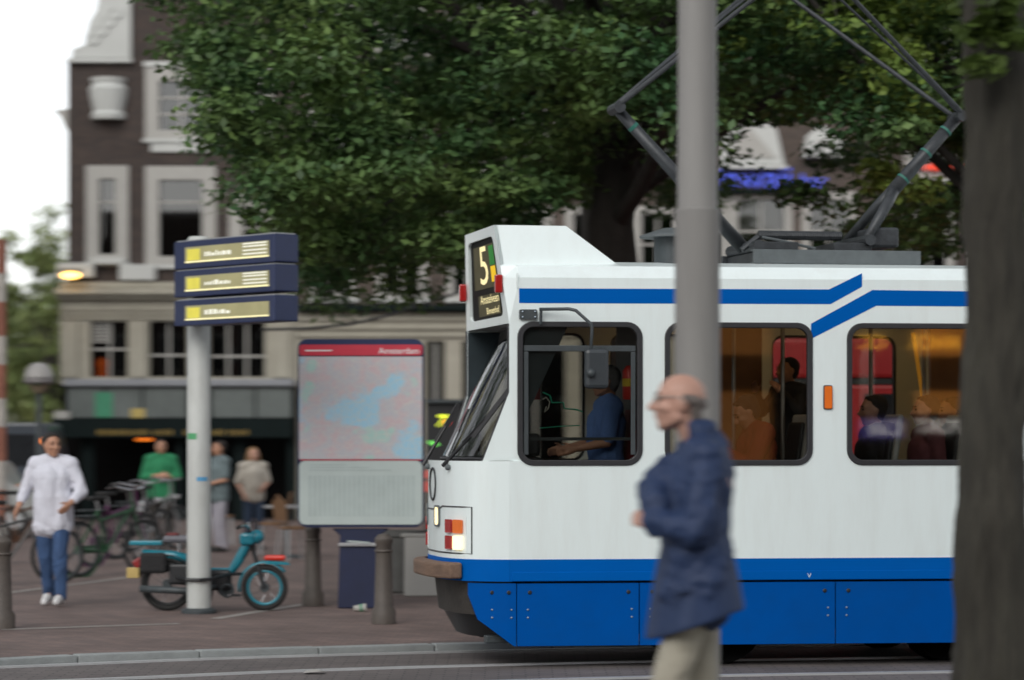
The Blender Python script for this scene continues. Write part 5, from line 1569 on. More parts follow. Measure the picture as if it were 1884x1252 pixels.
# fenders
def fender(xc, r, a0, a1, m_, w=0.10):
    mb = MB(); vs = []; fs = []; n_ = 14
    for k in range(n_+1):
        a = R(a0+(a1-a0)*k/n_)
        for y, dr in ((-w/2, -0.02), (-w/4, 0), (w/4, 0), (w/2, -0.02)):
            vs.append((xc+(r+dr)*math.cos(a), y, r*0+0.0+(r+dr)*math.sin(a)))
    for k in range(n_):
        for q in range(3): fs.append((k*4+q, k*4+q+1, (k+1)*4+q+1, (k+1)*4+q))
    mb.add(vs, fs)
    return mb
fm = fender(xf, 0.262, 38, 190, M_turq); fm.v = [(x, y, z+0.225) for x, y, z in fm.v]
fo = fm.build('front_fender', M_turq, mop, smooth=True); so = fo.modifiers.new('s', 'SOLIDIFY'); so.thickness = 0.006
fm = fender(xr, 0.30, 20, 165, M_tyre); fm.v = [(x, y, z+0.262) for x, y, z in fm.v]
fo = fm.build('rear_fender', M_black, mop, smooth=True); so = fo.modifiers.new('s', 'SOLIDIFY'); so.thickness = 0.006
MB().extrude([(xf+0.02, -0.05, 0.49), (mx(530), -0.05, 0.47), (mx(535), -0.05, 0.445), (xf+0.0, -0.05, 0.455)], (0, 0.1, 0)).build('fender_tip', M_turq, mop, bevel=0.01)
MB().box((mx(506), 0, 0.515), (0.21, 0.11, 0.055)).build('red_cap', M_redbag, mop, bevel=0.025)
# saddle, rack, tail light, plate, engine, chain guard, exhaust, stand
MB().box((mx(330), 0, mz(992)), (0.30, 0.22, 0.07)).build('saddle', mat('grey_saddle', (0.13, 0.13, 0.15), 0.6), mop, bevel=0.03)
MB().tube((mx(330), 0, mz(1020)), (mx(330), 0, mz(995)), 0.02).build('seat_post', M_chrome, mop)
MB().bx(mx(240), mx(300), -0.09, 0.09, mz(1003), mz(995)).build('rack', M_turq, mop, bevel=0.01)
MB().box((mx(318), 0, mz(985)), (0.12, 0.14, 0.05)).build('red_bag', mat('dull_red_cloth', (0.13, 0.03, 0.03), 0.8), mop, bevel=0.02)
MB().box((mx(256), 0, mz(1035)), (0.11, 0.09, 0.085), Matrix.Rotation(R(-35), 3, 'Y')).build('tail_light', mat('tail_red', (0.25, 0.015, 0.015), 0.4), mop, bevel=0.015)
MB().box((mx(246), 0, mz(1054)), (0.12, 0.14, 0.10)).build('number_plate', M_plate, mop, bevel=0.006)
MB().box((mx(405), 0, 0.30), (0.22, 0.20, 0.20)).build('engine', M_black, mop, bevel=0.03)
MB().lathe([(0, -0.10), (0.07, -0.10), (0.08, -0.04), (0.08, 0.06), (0, 0.06)], (mx(415), 0, 0.22), 16, Matrix.Rotation(R(90), 3, 'X')).build('crankcase', M_dgrey, mop)
MB().poly([(mx(400), -0.12, 0.24), (mx(340), -0.13, 0.20), (mx(260), -0.13, 0.22)], [0.02, 0.035, 0.035], 10).build('exhaust', M_dgrey, mop, smooth=True)
MB().box((mx(350), -0.09, 0.30), (0.40, 0.02, 0.10), Matrix.Rotation(R(4), 3, 'Y')).build('chain_guard', M_black, mop, bevel=0.01)
for s in (-1, 1):
    MB().poly([(mx(390), s*0.05, 0.2), (mx(380), s*0.16, 0.01)], 0.012, 6).build('stand_leg', M_dgrey, mop)
MB().box((mx(345), -0.10, 0.36), (0.34, 0.05, 0.20)).build('side_cover', M_black, mop, bevel=0.03)
for y in (-0.14, 0.14):
    MB().box((mx(285), y, 0.47), (0.26, 0.07, 0.20)).build('pannier', mat('black_bag', (0.012, 0.012, 0.013), 0.8, bump=0.3), mop, bevel=0.03)
for y in (-0.16, 0.14):
    MB().poly([(mx(448), y*1.4, mz(968)), (mx(472), y, mz(958)), (mx(470), y*0.4, mz(985)), (mx(455), y*0.3, mz(1020)), (mx(425), 0.06, 0.33)], 0.005, 6).build('cable', M_black, mop)
MB().torus((mx(420), -0.11, 0.20), 0.06, 0.012, (0, 1, 0), 16, 6).build('chain_wheel', M_dgrey, mop)
for s_y, dx in ((-0.17, 0.07), (0.17, -0.07)):
    MB().box((mx(425)+dx, s_y, 0.16), (0.09, 0.07, 0.025)).build('pedal', M_black, mop)
MB().tube((mx(425), -0.16, 0.16), (mx(425), 0.16, 0.16), 0.012).build('pedal_axle', M_chrome, mop)
chp = [Vector((mx(330), -0.10, 0.33)), Vector((mx(350), 0.05, 0.31)), Vector((mx(345), 0.72, 0.33)), Vector((mx(392), 0.74, 0.33)), Vector((mx(400), 0.2, 0.34)), Vector((mx(440), -0.05, 0.36))]
yp = PD-WD; xp_ = gx(366, PD)-mo.x
MB().poly([(mx(325), -0.05, 0.33), (xp_-0.16, yp+0.02, 0.33), (xp_-0.10, yp-0.12, 0.325), (xp_+0.02, yp-0.145, 0.325), (xp_+0.12, yp-0.10, 0.33), (mx(425), -0.10, 0.36), (mx(445), -0.02, 0.36)], 0.017, 8).build('lock_chain', M_black, mop)

# ------------------------------------------------------------------ bicycles, van, cafe furniture
def bicycle(label, px, D, rz, frame_c, first=[None], hidden=False):
    m_ = mat('bike_'+label.split()[0], frame_c, 0.4, var=0.15)
    b = thing('bicycle', label, 'bicycle', (gx(px, D), D, KH), rz, group='parked bicycles')
    for x in (-0.53, 0.53):
        w = MB().torus((x, 0, 0.34), 0.32, 0.02, (0, 1, 0), 28, 7).build('wheel', M_tyre, b, smooth=True)
        MB().torus((x, 0, 0.34), 0.297, 0.010, (0, 1, 0), 28, 5).build('rim', M_dgrey, w)
        mb = MB()
        for k in range(12):
            a = 2*math.pi*k/12; mb.tube((x, 0, 0.34), (x+0.29*math.cos(a), 0, 0.34+0.29*math.sin(a)), 0.0025, n=4)
        mb.build('spokes', M_chrome, w)
        MB().torus((x, 0, 0.34), 0.355, 0.022, (0, 1, 0), 14, 6, R(20), R(170)).build('mudguard', m_, b) if x < 0 else None
    bb, st, hd, ra, fa = (-0.08, 0, 0.30), (-0.22, 0, 0.80), (0.36, 0, 0.86), (-0.53, 0, 0.34), (0.53, 0, 0.34)
    mb = MB()
    for p, q in ((bb, st), (bb, hd), ((-0.17, 0, 0.68), (0.35, 0, 0.80)), (bb, ra), (st, ra)): mb.tube(p, q, 0.017)
    mb.build('frame', m_, b)
    MB().poly([(0.34, 0, 1.02), hd, (0.42, 0, 0.66), fa], 0.016, 8).build('fork', m_, b)
    MB().poly([(0.18, -0.28, 1.06), (0.30, -0.24, 1.08), (0.34, 0, 1.04), (0.30, 0.24, 1.08), (0.18, 0.28, 1.06)], 0.012, 8).build('handlebar', M_chrome, b)
    MB().tube(st, (-0.25, 0, 0.92), 0.014).build('seat_post', M_chrome, b)
    MB().box((-0.26, 0, 0.95), (0.26, 0.16, 0.05)).build('saddle', M_tyre, b, bevel=0.02)
    MB().bx(-0.78, -0.30, -0.07, 0.07, 0.73, 0.745).build('rack', M_dgrey, b)
    MB().box((0.48, 0, 0.80), (0.06, 0.07, 0.07)).build('lamp', M_chrome, b, bevel=0.01)
    MB().bx(-0.55, -0.05, 0.02, 0.05, 0.28, 0.38).build('chain_case', m_, b)
    return b
bicycle('green bicycle parked just right of the man in the white shirt', 205, 36.5, R(50), (0.02, 0.08, 0.035))
bicycle('purple bicycle in the row behind the white shirt', 218, 39.5, R(58), (0.10, 0.02, 0.08))
bicycle('black bicycle parked before the dark veranda', 255, 42.0, R(62), (0.02, 0.02, 0.022))
bicycle('silver bicycle with white carrier beside the veranda', 285, 44.5, R(55), (0.25, 0.25, 0.26))
bicycle('grey bicycle at the left picture edge, left of the man', 28, 34.0, R(35), (0.07, 0.07, 0.07))
bicycle('brown bicycle behind the man at the left edge', 45, 40.0, R(40), (0.10, 0.05, 0.03))

# dark van at the left
VDm = 56.0
vn = Vector((gx(20, VDm), VDm, KH))
van = thing('parked_van', 'dark blue-grey van with orange roof lamps parked behind the man in white', 'van', vn)
vp = lambda px: gx(px, VDm)-vn.x
vq = lambda py: gz(py, VDm)-KH
M_van = mat('van_paint', (0.035, 0.045, 0.06), 0.35, coat=0.4, var=0.1)
prof = [(vp(-150), 0.30), (vp(112), 0.30), (vp(112), 0.85), (vp(106), 1.0), (vp(86), 1.9), (vp(80), vq(778)), (vp(-145), vq(778)), (vp(-150), 1.7)]
MB().extrude([(a, 0, b) for a, b in prof], (0, 1.8, 0)).build('body', M_van, van, bevel=0.05)
MB().extrude([(vp(-20), -0.01, 1.15), (vp(84), -0.01, 1.15), (vp(74), -0.01, 1.75), (vp(-20), -0.01, 1.75)], (0, 0.02, 0)).build('side_window', mat('van_glass', (0.02, 0.022, 0.025), 0.1, coat=0.5), van)
MB().bx(vp(-140), vp(-30), -0.01, 0.01, 1.15, 1.75).build('side_window', MATS['van_glass'], van)
MB().bx(vp(-148), vp(110), -0.015, 0.0, 0.62, 0.70).build('side_trim', mat('van_trim', (0.35, 0.35, 0.34), 0.5), van)
for px in (-95, 70):
    w = MB().torus((vp(px), 0.06, 0.32), 0.24, 0.09, (0, 1, 0), 24, 8).build('wheel', M_tyre, van, smooth=True)
    MB().lathe([(0, -0.03), (0.17, -0.03), (0.17, 0.03), (0, 0.03)], (vp(px), 0.02, 0.32), 16, Matrix.Rotation(R(90), 3, 'X')).build('rim', M_alu, w)
for px in (78, 88, 98):
    MB().sphere((vp(px), -0.03, vq(812)), (0.055, 0.04, 0.05), 10, 7).build('orange_lamp', mat('lit_orange_lamp', (1, 0.3, 0.05), 0.4, emit=(1, 0.25, 0.03), estr=2.2), van, smooth=True)
# pale car roof in front of it
cd = 50.0
cn = Vector((gx(10, cd), cd, KH))
car = thing('parked_car', 'pale grey car mostly hidden behind the man in the white shirt', 'car', cn)
cq = lambda px: gx(px, cd)-cn.x
M_car = mat('car_paint', (0.33, 0.34, 0.33), 0.3, coat=0.5, var=0.05)
prof = [(cq(-180), 0.28), (cq(62), 0.28), (cq(64), 0.62), (cq(58), 0.80), (cq(20), 0.88), (cq(-10), 1.28), (cq(-100), 1.36), (cq(-165), 0.95), (cq(-182), 0.85)]
MB().extrude([(a, 0, b) for a, b in prof], (0, 1.6, 0)).build('body', M_car, car, bevel=0.06)
MB().extrude([(cq(-85), -0.008, 0.90), (cq(8), -0.008, 0.90), (cq(-16), -0.008, 1.22), (cq(-88), -0.008, 1.28)], (0, 0.02, 0)).build('side_window', MATS['van_glass'], car)
for px in (-130, 25):
    w = MB().torus((cq(px), 0.05, 0.29), 0.22, 0.07, (0, 1, 0), 24, 8).build('wheel', M_tyre, car, smooth=True)
    MB().lathe([(0, -0.03), (0.15, -0.03), (0.15, 0.03), (0, 0.03)], (cq(px), 0.02, 0.29), 16, Matrix.Rotation(R(90), 3, 'X')).build('rim', M_alu, w)
MB().sphere((cq(56), 0.25, 0.70), (0.07, 0.14, 0.06), 12, 8).build('headlight', M_chrome, car, smooth=True)

# cafe table with basket, and chairs
TDm = 42.0
tb_ = thing('cafe_table', 'small cafe table with pale rim behind the moped front wheel', 'table', (gx(528, TDm), TDm, KH))
M_wick = mat('wicker_brown', (0.16, 0.085, 0.04), 0.7, var=0.3, vscale=20, bump=0.4)
MB().lathe([(0, 0.70), (0.33, 0.70), (0.33, 0.735), (0, 0.735)], (0, 0, 0), 24).build('top', M_alu, tb_)
MB().tube((0, 0, 0.04), (0, 0, 0.70), 0.03).build('column', M_dgrey, tb_)
MB().lathe([(0, 0), (0.22, 0), (0.20, 0.03), (0.04, 0.05), (0, 0.05)], (0, 0, 0), 20).build('foot', M_dgrey, tb_)
def cafe_chair(label, px, D, rz):
    c_ = thing('cafe_chair', label, 'chair', (gx(px, D), D, KH), rz, group='cafe chairs on the terrace')
    MB().lathe([(0, 0.43), (0.20, 0.43), (0.21, 0.45), (0.20, 0.47), (0, 0.47)], (0, 0, 0), 18).build('seat', M_wick, c_)
    mb = MB()
    MB().poly([(-0.19, -0.17, 0.44), (-0.24, -0.19, 0.80), (-0.26, 0, 0.90), (-0.24, 0.19, 0.80), (-0.19, 0.17, 0.44)], 0.014, 8).build('back_frame', M_wick, c_)
    MB().extrude([(-0.215, -0.17, 0.55), (-0.215, 0.17, 0.55), (-0.245, 0.17, 0.80), (-0.25, 0, 0.87), (-0.245, -0.17, 0.80)], (0.012, 0, 0)).build('backrest', M_wick, c_)
    for a, b in ((-0.16, -0.15), (-0.16, 0.15), (0.16, -0.15), (0.16, 0.15)):
        MB().tube((a, b, 0.43), (a*1.2, b*1.2, 0), 0.013).build('leg', M_alu, c_)
cafe_chair('wicker cafe chair left of the cafe table', 503, 43.0, R(180))
cafe_chair('wicker cafe chair beside the left edge of the map stand', 542, 41.0, R(30))
cafe_chair('wicker cafe chair half hidden behind the pole', 405, 47.0, R(10))

# red vehicle standing beyond the tram, seen through its windows
rv = Vector((gx(1600, 31.5), 31.5, KH))
red = thing('red_van', 'red high-sided van seen through the rear tram windows', 'van', rv)
rx = lambda px: gx(px, 31.5)-rv.x
rz_ = lambda py: gz(py, 31.5)-KH
M_redv = mat('red_van_paint', (0.42, 0.02, 0.025), 0.35, coat=0.4, var=0.08)
MB().bx(rx(1385), rx(1880), 0, 1.9, rz_(697), rz_(622)).build('upper_body', M_redv, red, bevel=0.05)
MB().bx(rx(1385), rx(1880), 0.03, 1.87, rz_(708), rz_(697)).build('black_band', M_black, red)
MB().bx(rx(1385), rx(1880), 0, 1.9, 0.35, rz_(708)).build('lower_body', M_redv, red, bevel=0.04)
for px in (1420, 1590, 1700):
    MB().bx(rx(px), rx(px+75), -0.012, 0.01, rz_(850), rz_(725)).build('side_window', MATS['van_glass'], red)
for px in (1450, 1800):
    MB().torus((rx(px), 0.05, 0.34), 0.25, 0.09, (0, 1, 0), 24, 8).build('wheel', M_tyre, red, smooth=True)

# ------------------------------------------------------------------ row of houses behind the photographer (seen only in the glass)
BY = -14.0
M_lit = mat('lit_shop_window', (0.5, 0.25, 0.06), 0.5, var=0.5, vscale=1.5, emit=(1.0, 0.36, 0.06), estr=1.0)
M_lit2 = mat('dim_lit_window', (0.4, 0.2, 0.06), 0.5, var=0.5, vscale=1.5, emit=(1.0, 0.36, 0.07), estr=0.45)
M_sgn = mat('lit_white_letters', (0.9, 0.9, 0.9), 0.5, emit=(1, 0.95, 0.9), estr=3.0)
M_sgo = mat('lit_gold_letters', (0.9, 0.5, 0.1), 0.5, emit=(1, 0.48, 0.05), estr=5.0)
M_sgb = mat('lit_violet_board', (0.1, 0.08, 0.3), 0.5, emit=(0.12, 0.09, 0.5), estr=1.0)
def back_house(label, x0, x1, ztop, brick, lit):
    oc = Vector(((x0+x1)/2, BY, 0))
    h = thing('opposite_house', label, 'house', oc, group='houses behind the photographer')
    MB().bx(x0, x1, BY-8, BY, 0, ztop).build('wall', brick, h, off=oc)
    n_ = max(2, int((x1-x0)/1.9))
    for k in range(n_):
        xc = x0+(x1-x0)*(k+0.5)/n_
        for zc in (5.6, 8.4):
            w = MB().bx(xc-0.5, xc+0.5, BY-0.02, BY+0.06, zc-0.9, zc+0.9).build('window', M_wframe, h, off=oc)
            MB().bx(xc-0.4, xc+0.4, BY+0.02, BY+0.075, zc-0.8, zc+0.8).build('pane', MATS['van_glass'], w, off=oc)
    s = MB().bx(x0+0.3, x1-0.3, BY-0.02, BY+0.05, 0.5, 2.7).build('shop_window', lit, h, off=oc)
    MB().bx(x0+0.2, x1-0.2, BY, BY+0.25, 2.75, 3.4).build('fascia', M_fascia, h, off=oc)
    for k in range(1, 4):
        xc = x0+0.3+(x1-x0-0.6)*k/4
        MB().bx(xc-0.05, xc+0.05, BY+0.052, BY+0.09, 0.5, 2.7).build('mullion', M_fascia, s, off=oc)
    return h, oc
backs = []
xs_b = [-26, -19, -12.5, -6, 1.5, 8.5, 16.5, 24, 32]
for k, (a, b) in enumerate(zip(xs_b, xs_b[1:])):
    backs.append(back_house(['brick house behind the photographer, first from the left', 'brick house behind the photographer, second from the left', 'brick house behind the photographer, third from the left', 'brick house behind the photographer, fourth from the left', 'brick house behind the photographer, fifth from the left', 'sports bar whose lit letters show mirrored in the tram window', 'brick house behind the photographer, next right of the sports bar', 'brick house behind the photographer, far right'][k], a+0.02, b-0.02, 11+(k*37 % 5)*0.6, M_brick2 if k % 2 else M_brick, M_dark))

# lit sign and windows of the sports bar, which the tram glass mirrors
hS, oS = backs[6]
MB().bx(13.5, 14.9, BY+0.01, BY+0.10, 1.0, 2.70).build('lit_window', M_lit2, backs[5][0], off=backs[5][1])
MB().bx(13.5, 14.9, BY+0.01, BY+0.10, 3.45, 4.2).build('lit_window', M_lit2, backs[5][0], off=backs[5][1])
MB().bx(18.1, 19.8, BY+0.052, BY+0.10, 2.25, 2.72).build('lit_window', M_lit, hS, off=oS)
MB().bx(18.1, 19.8, BY+0.01, BY+0.10, 3.45, 4.3).build('lit_window', M_lit, hS, off=oS)
bd = MB().bx(16.75, 17.75, BY+0.30, BY+0.36, 1.72, 2.14).build('cafe_board', M_sgb, hS, off=oS)
lay = lambda x, z, y=0.38: frameM(Vector((x, BY+y, z))-oS, (-1, 0, 0), (0, 0, 1))
text('sign_letters', 'Caf\u00e9', 0.42, M_sgn, bd, lay(17.3, 1.93), 0.005)
text('sign_letters', 'SPORT', 0.42, M_sgn, hS, lay(18.6, 1.96), 0.02)
text('sign_letters', 'ANCK', 0.42, M_sgo, hS, lay(18.5, 3.72, 0.15), 0.02)
text('sign_letters', 'CC', 0.42, M_sgo, hS, lay(17.1, 3.72, 0.15), 0.02)
# ------------------------------------------------------------------ people
M_skin = mat('skin', (0.46, 0.26, 0.19), 0.55, var=0.10, vscale=14, bump=0.05, bscale=120)
M_skin2 = mat('skin_ruddy', (0.47, 0.27, 0.205), 0.5, var=0.14, vscale=10, bump=0.06, bscale=120)
M_skin_t = mat('skin_tanned', (0.42, 0.22, 0.14), 0.55, var=0.10, vscale=14)
M_eye = mat('eye_dark', (0.02, 0.018, 0.015), 0.2)
M_lip = mat('lips', (0.30, 0.11, 0.09), 0.5)
def cloth(name, col, var=0.15): return mat(name, col, 0.85, var=var, vscale=7, bump=0.35, bscale=18)

def remesh(mb, name, m_, parent, voxel, smooth=3, disp=None):
    me = mb.mesh(name+'_src')
    t = bpy.data.objects.new('tmp', me); C.objects.link(t)
    r = t.modifiers.new('r', 'REMESH'); r.mode = 'VOXEL'; r.voxel_size = voxel
    s = t.modifiers.new('s', 'SMOOTH'); s.factor = 0.5; s.iterations = smooth
    dg = bpy.context.evaluated_depsgraph_get()
    out = bpy.data.meshes.new_from_object(t.evaluated_get(dg))
    bpy.data.objects.remove(t); bpy.data.meshes.remove(me)
    out.name = name
    out.materials.clear(); out.materials.append(m_)
    if disp:
        nrm = [v.normal.copy() for v in out.vertices]
        for v, n in zip(out.vertices, nrm): v.co += n*disp(v.co)
    out.polygons.foreach_set('use_smooth', [True]*len(out.polygons))
    out.update()
    o = bpy.data.objects.new(name, out); C.objects.link(o); o.parent = parent
    return o

def folds(amp, s=9.0, zs=4.0):
    def f(p):
        q = Vector((p.x*s, p.y*s, p.z*zs+0.6*noise.noise(Vector((p.x*5, p.y*5, p.z*3)))*3))
        return amp*(noise.noise(q)+0.5*noise.noise(q*2.3))
    return f

def hand(mb, wrist, d, nrm, side, curl=0.5, s=1.0):
    """palm and five fingers: d direction of the hand, nrm back-of-hand normal, side thumb side sign"""
    w = Vector(wrist); d = Vector(d).normalized(); n = Vector(nrm); n = (n-d*n.dot(d)).normalized(); b = d.cross(n)*side
    mb.cone(w, 0.026*s, w+d*0.045*s+b*0.012*s, 0.026*s)
    mb.cone(w+d*0.03*s-b*0.012*s, 0.024*s, w+d*0.078*s-b*0.02*s, 0.020*s)
    mb.cone(w+d*0.045*s+b*0.012*s, 0.026*s, w+d*0.085*s+b*0.018*s, 0.019*s)
    for k, (off, L_) in enumerate(((0.030, 0.070), (0.010, 0.080), (-0.010, 0.074), (-0.028, 0.058))):
        p = w+d*0.085*s+b*off*s; a = d.copy(); r = 0.0095*s
        for q in range(3):
            ang = curl*(0.35+0.45*q)
            dirv = (d*math.cos(ang)-n*math.sin(ang)).normalized()
            p2 = p+dirv*(L_*s*(0.45, 0.32, 0.23)[q])
            mb.cone(p, r, p2, r*0.9); p = p2; r *= 0.92
    p = w+d*0.025*s+b*0.025*s
    t1 = (d*0.65+b*0.75-n*0.25).normalized(); t2 = (d*0.95+b*0.25-n*0.35).normalized()
    p2 = p+t1*0.045*s; mb.cone(p, 0.014*s, p2, 0.011*s); mb.cone(p2, 0.011*s, p2+t2*0.035*s, 0.009*s)

def head(mb, c, yaw=0.0, pitch=0.0, s=1.0, neck=None):
    """head facing +X locally; returns a function that places points of the face"""
    c = Vector(c); Rm = (Matrix.Rotation(yaw, 3, 'Z') @ Matrix.Rotation(pitch, 3, 'Y'))
    P = lambda x, y, z: c+Rm @ (Vector((x, y, z))*s)
    mb.sphere(P(-0.012, 0, 0.030), (0.098*s, 0.078*s, 0.088*s), 18, 12, Rm)
    mb.sphere(P(0.025, 0, -0.02), (0.068*s, 0.066*s, 0.085*s), 16, 12, Rm)
    mb.cone(P(0.045, 0, -0.07), 0.040*s, P(0.055, 0, -0.092), 0.026*s)           # jaw, chin
    mb.cone(P(0.0, 0.045, -0.055), 0.028*s, P(0.05, 0.015, -0.085), 0.026*s)
    mb.cone(P(0.0, -0.045, -0.055), 0.028*s, P(0.05, -0.015, -0.085), 0.026*s)
    mb.cone(P(0.085, 0, 0.018), 0.010*s, P(0.114, 0, -0.024), 0.013*s)           # nose
    mb.cone(P(0.10, 0.012, -0.028), 0.009*s, P(0.10, -0.012, -0.028), 0.009*s)
    for q in (-1, 1):
        mb.cone(P(0.080, q*0.015, 0.032), 0.012*s, P(0.072, q*0.045, 0.030), 0.012*s)   # brow
        mb.cone(P(0.070, q*0.042, -0.018), 0.020*s, P(0.055, q*0.05, -0.025), 0.018*s)  # cheek
        mb.sphere(P(-0.008, q*0.078, -0.005), (0.022*s, 0.009*s, 0.034*s), 10, 8, Rm)   # ear
    mb.cone(P(0.086, 0.014, -0.056), 0.009*s, P(0.086, -0.014, -0.056), 0.009*s)        # lips
    return P, Rm

def person(name, label, loc, rz, H=1.75, J=None, skin=M_skin, hair=None, top=None, legs=None, shoe=None, voxel=0.012, sleeve=1.0, longhair=False, seated=False, head_yaw=0.0, head_pitch=0.0, hem=0.86, topw=1.0, group=None, hide_legs=False, fold=0.006, bald=False, collar=False):
    k = H/1.75
    j = dict(head=(0.02, 0, 1.625), neck=(-0.01, 0, 1.47), chest=(0, 0, 1.30), belly=(0.01, 0, 1.10), pelvis=(0, 0, 0.96),
             sh=(-0.01, 0.185, 1.425), el=(-0.04, 0.245, 1.14), wr=(0.05, 0.25, 0.90), sh2=None, el2=None, wr2=None,
             hip=(0, 0.09, 0.93), kn=(0.02, 0.10, 0.50), an=(-0.03, 0.10, 0.09), toe=(0.13, 0.12, 0.035), hip2=None, kn2=None, an2=None, toe2=None)
    if J: j.update(J)
    mir = lambda p: (p[0], -p[1], p[2])
    for a in ('sh', 'el', 'wr', 'hip', 'kn', 'an', 'toe'):
        if j[a+'2'] is None: j[a+'2'] = mir(j[a])
    V = {a: Vector(p)*k for a, p in j.items()}
    r = lambda x: x*k
    o = thing(name, label, 'person', loc, rz, group)
    mb = MB()
    P, Rm = head(mb, V['head'], head_yaw, head_pitch, k)
    mb.cone(V['neck']-Vector((0.01, 0, 0.02)), r(0.058), V['head']+Vector((-0.02, 0, -0.05))*k, r(0.052))
    def torso(m, ex):
        for q in (-1, 1):
            y = Vector((0, q*0.075*k, 0)); y2 = Vector((0, q*0.055*k, 0))
            m.cone(V['neck']+Vector((0, q*0.07*k, -0.05*k)), r(0.07)+ex, V['chest']+y, r(0.115)+ex)
            m.cone(V['chest']+y, r(0.115)+ex, V['belly']+y2, r(0.105)+ex)
            m.cone(V['belly']+y2, r(0.105)+ex, V['pelvis']+y, r(0.105)+ex)
        m.cone(V['chest']+Vector((0.02, 0, 0))*k, r(0.122)+ex, V['belly']+Vector((0.01, 0, 0))*k, r(0.118)+ex); m.cone(V['belly']+Vector((0.01, 0, 0))*k, r(0.118)+ex, V['pelvis'], r(0.112)+ex)
        m.cone(V['sh'], r(0.062)+ex, V['sh2'], r(0.062)+ex)
        m.cone(V['sh'], r(0.062)+ex, V['neck'], r(0.055)+ex); m.cone(V['sh2'], r(0.062)+ex, V['neck'], r(0.055)+ex)
    torso(mb, 0)
    for e in ('', '2'):
        mb.cone(V['sh'+e], r(0.055), V['el'+e], r(0.042)); mb.cone(V['el'+e], r(0.042), V['wr'+e], r(0.028))
        d = (V['wr'+e]-V['el'+e]).normalized()
        hand(mb, V['wr'+e], d, Vector((0, 1 if e == '' else -1, 0.25)) if abs(d.y) < 0.8 else Vector((1, 0, 0.2)), 1 if e == '' else -1, 0.55, k)
        mb.cone(V['hip'+e], r(0.085), V['kn'+e], r(0.056)); mb.cone(V['kn'+e], r(0.056), V['an'+e], r(0.038))
        mb.cone(V['an'+e], r(0.04), V['toe'+e], r(0.032))
    b = remesh(mb, 'body', skin, o, voxel*0.8, 2)
    for q in (-1, 1):
        MB().sphere(P(0.083, q*0.032, 0.012), 0.010*k, 8, 6).build('eye', M_eye, b, smooth=True)
        MB().poly([P(0.090, q*0.018, 0.036), P(0.083, q*0.045, 0.037)], 0.005*k, 5).build('eyebrow', hair or M_eye, b)
    # hair
    if hair:
        mh = MB()
        if bald:
            for q in (-1, 1):
                mh.cone(P(-0.06, q*0.058, 0.010), 0.028*k, P(-0.02, q*0.070, 0.022), 0.017*k)
                mh.cone(P(-0.07, q*0.045, 0.0), 0.030*k, P(-0.065, q*0.045, -0.055), 0.022*k)
            mh.cone(P(-0.088, 0.03, 0.0), 0.026*k, P(-0.088, -0.03, 0.0), 0.026*k)
            mh.cone(P(-0.075, 0.03, -0.05), 0.024*k, P(-0.075, -0.03, -0.05), 0.024*k)
        else:
            mh.sphere(P(-0.038, 0, 0.048), (0.098*k, 0.087*k, 0.086*k), 18, 12, Rm)
            mh.sphere(P(-0.055, 0, 0.0), (0.068*k, 0.080*k, 0.085*k), 16, 10, Rm)
            mh.cone(P(0.03, 0.03, 0.098), 0.022*k, P(0.03, -0.03, 0.098), 0.022*k)
            if longhair:
                for q in (-1, 0, 1):
                    mh.cone(P(-0.03, q*0.072, 0.01), 0.042*k, P(-0.02, q*0.095, -0.17), 0.046*k)
        remesh(mh, 'hair', hair, o, voxel*0.7, 1, folds(0.004, 40, 14))
    # top
    if top:
        mt = MB(); torso(mt, 0.016*topw+0.006)
        hz_ = V['pelvis']+Vector((0, 0, (hem-0.96)*k))
        for q in (-1, 0, 1):
            y = Vector((0, q*0.07*k, 0))
            mt.cone(V['belly']+y, r(0.115)*topw+0.008, hz_+y, r(0.118)*topw+0.01)
        for e in ('', '2'):
            end = V['el'+e].lerp(V['wr'+e], max(0, sleeve*2-1)) if sleeve > 0.5 else V['sh'+e].lerp(V['el'+e], sleeve*2)
            if sleeve > 0.5:
                mt.cone(V['sh'+e], r(0.068)*topw, V['el'+e], r(0.056)*topw); mt.cone(V['el'+e], r(0.056)*topw, end, r(0.044)*topw)
            else:
                mt.cone(V['sh'+e], r(0.068)*topw, end, r(0.066)*topw)
        if collar:
            mt.cone(V['neck']+Vector((-0.02, 0.03, 0.02)), 0.052*k, V['neck']+Vector((-0.02, -0.03, 0.02)), 0.052*k)
        remesh(mt, 'top', top, o, voxel, 2, folds(fold))
    if legs and not hide_legs:
        ml = MB()
        for e in ('', '2'):
            ml.cone(V['pelvis']+Vector((0, V['hip'+e].y*0.6, 0)), r(0.118), V['hip'+e], r(0.098)); ml.cone(V['hip'+e], r(0.098), V['kn'+e], r(0.073)); ml.cone(V['kn'+e], r(0.073), V['an'+e]+Vector((0.0, 0, 0.0)), r(0.062))
        remesh(ml, 'trousers', legs, o, voxel, 2, folds(fold))
    if shoe and not hide_legs:
        for e in ('', '2'):
            m2 = MB()
            a, t = V['an'+e], V['toe'+e]
            m2.cone(a+Vector((-0.03, 0, -0.045))*k, r(0.042), a.lerp(t, 0.5)+Vector((0, 0, -0.01))*k, r(0.048)); m2.cone(a.lerp(t, 0.5), r(0.046), t, r(0.038))
            remesh(m2, 'shoe', shoe, o, voxel, 2)
    return o, V, P

def put(px, D, z=KH): return (gx(px, D), D, z)
FACE_L, FACE_R, FACE_CAM = math.pi, 0.0, -math.pi/2

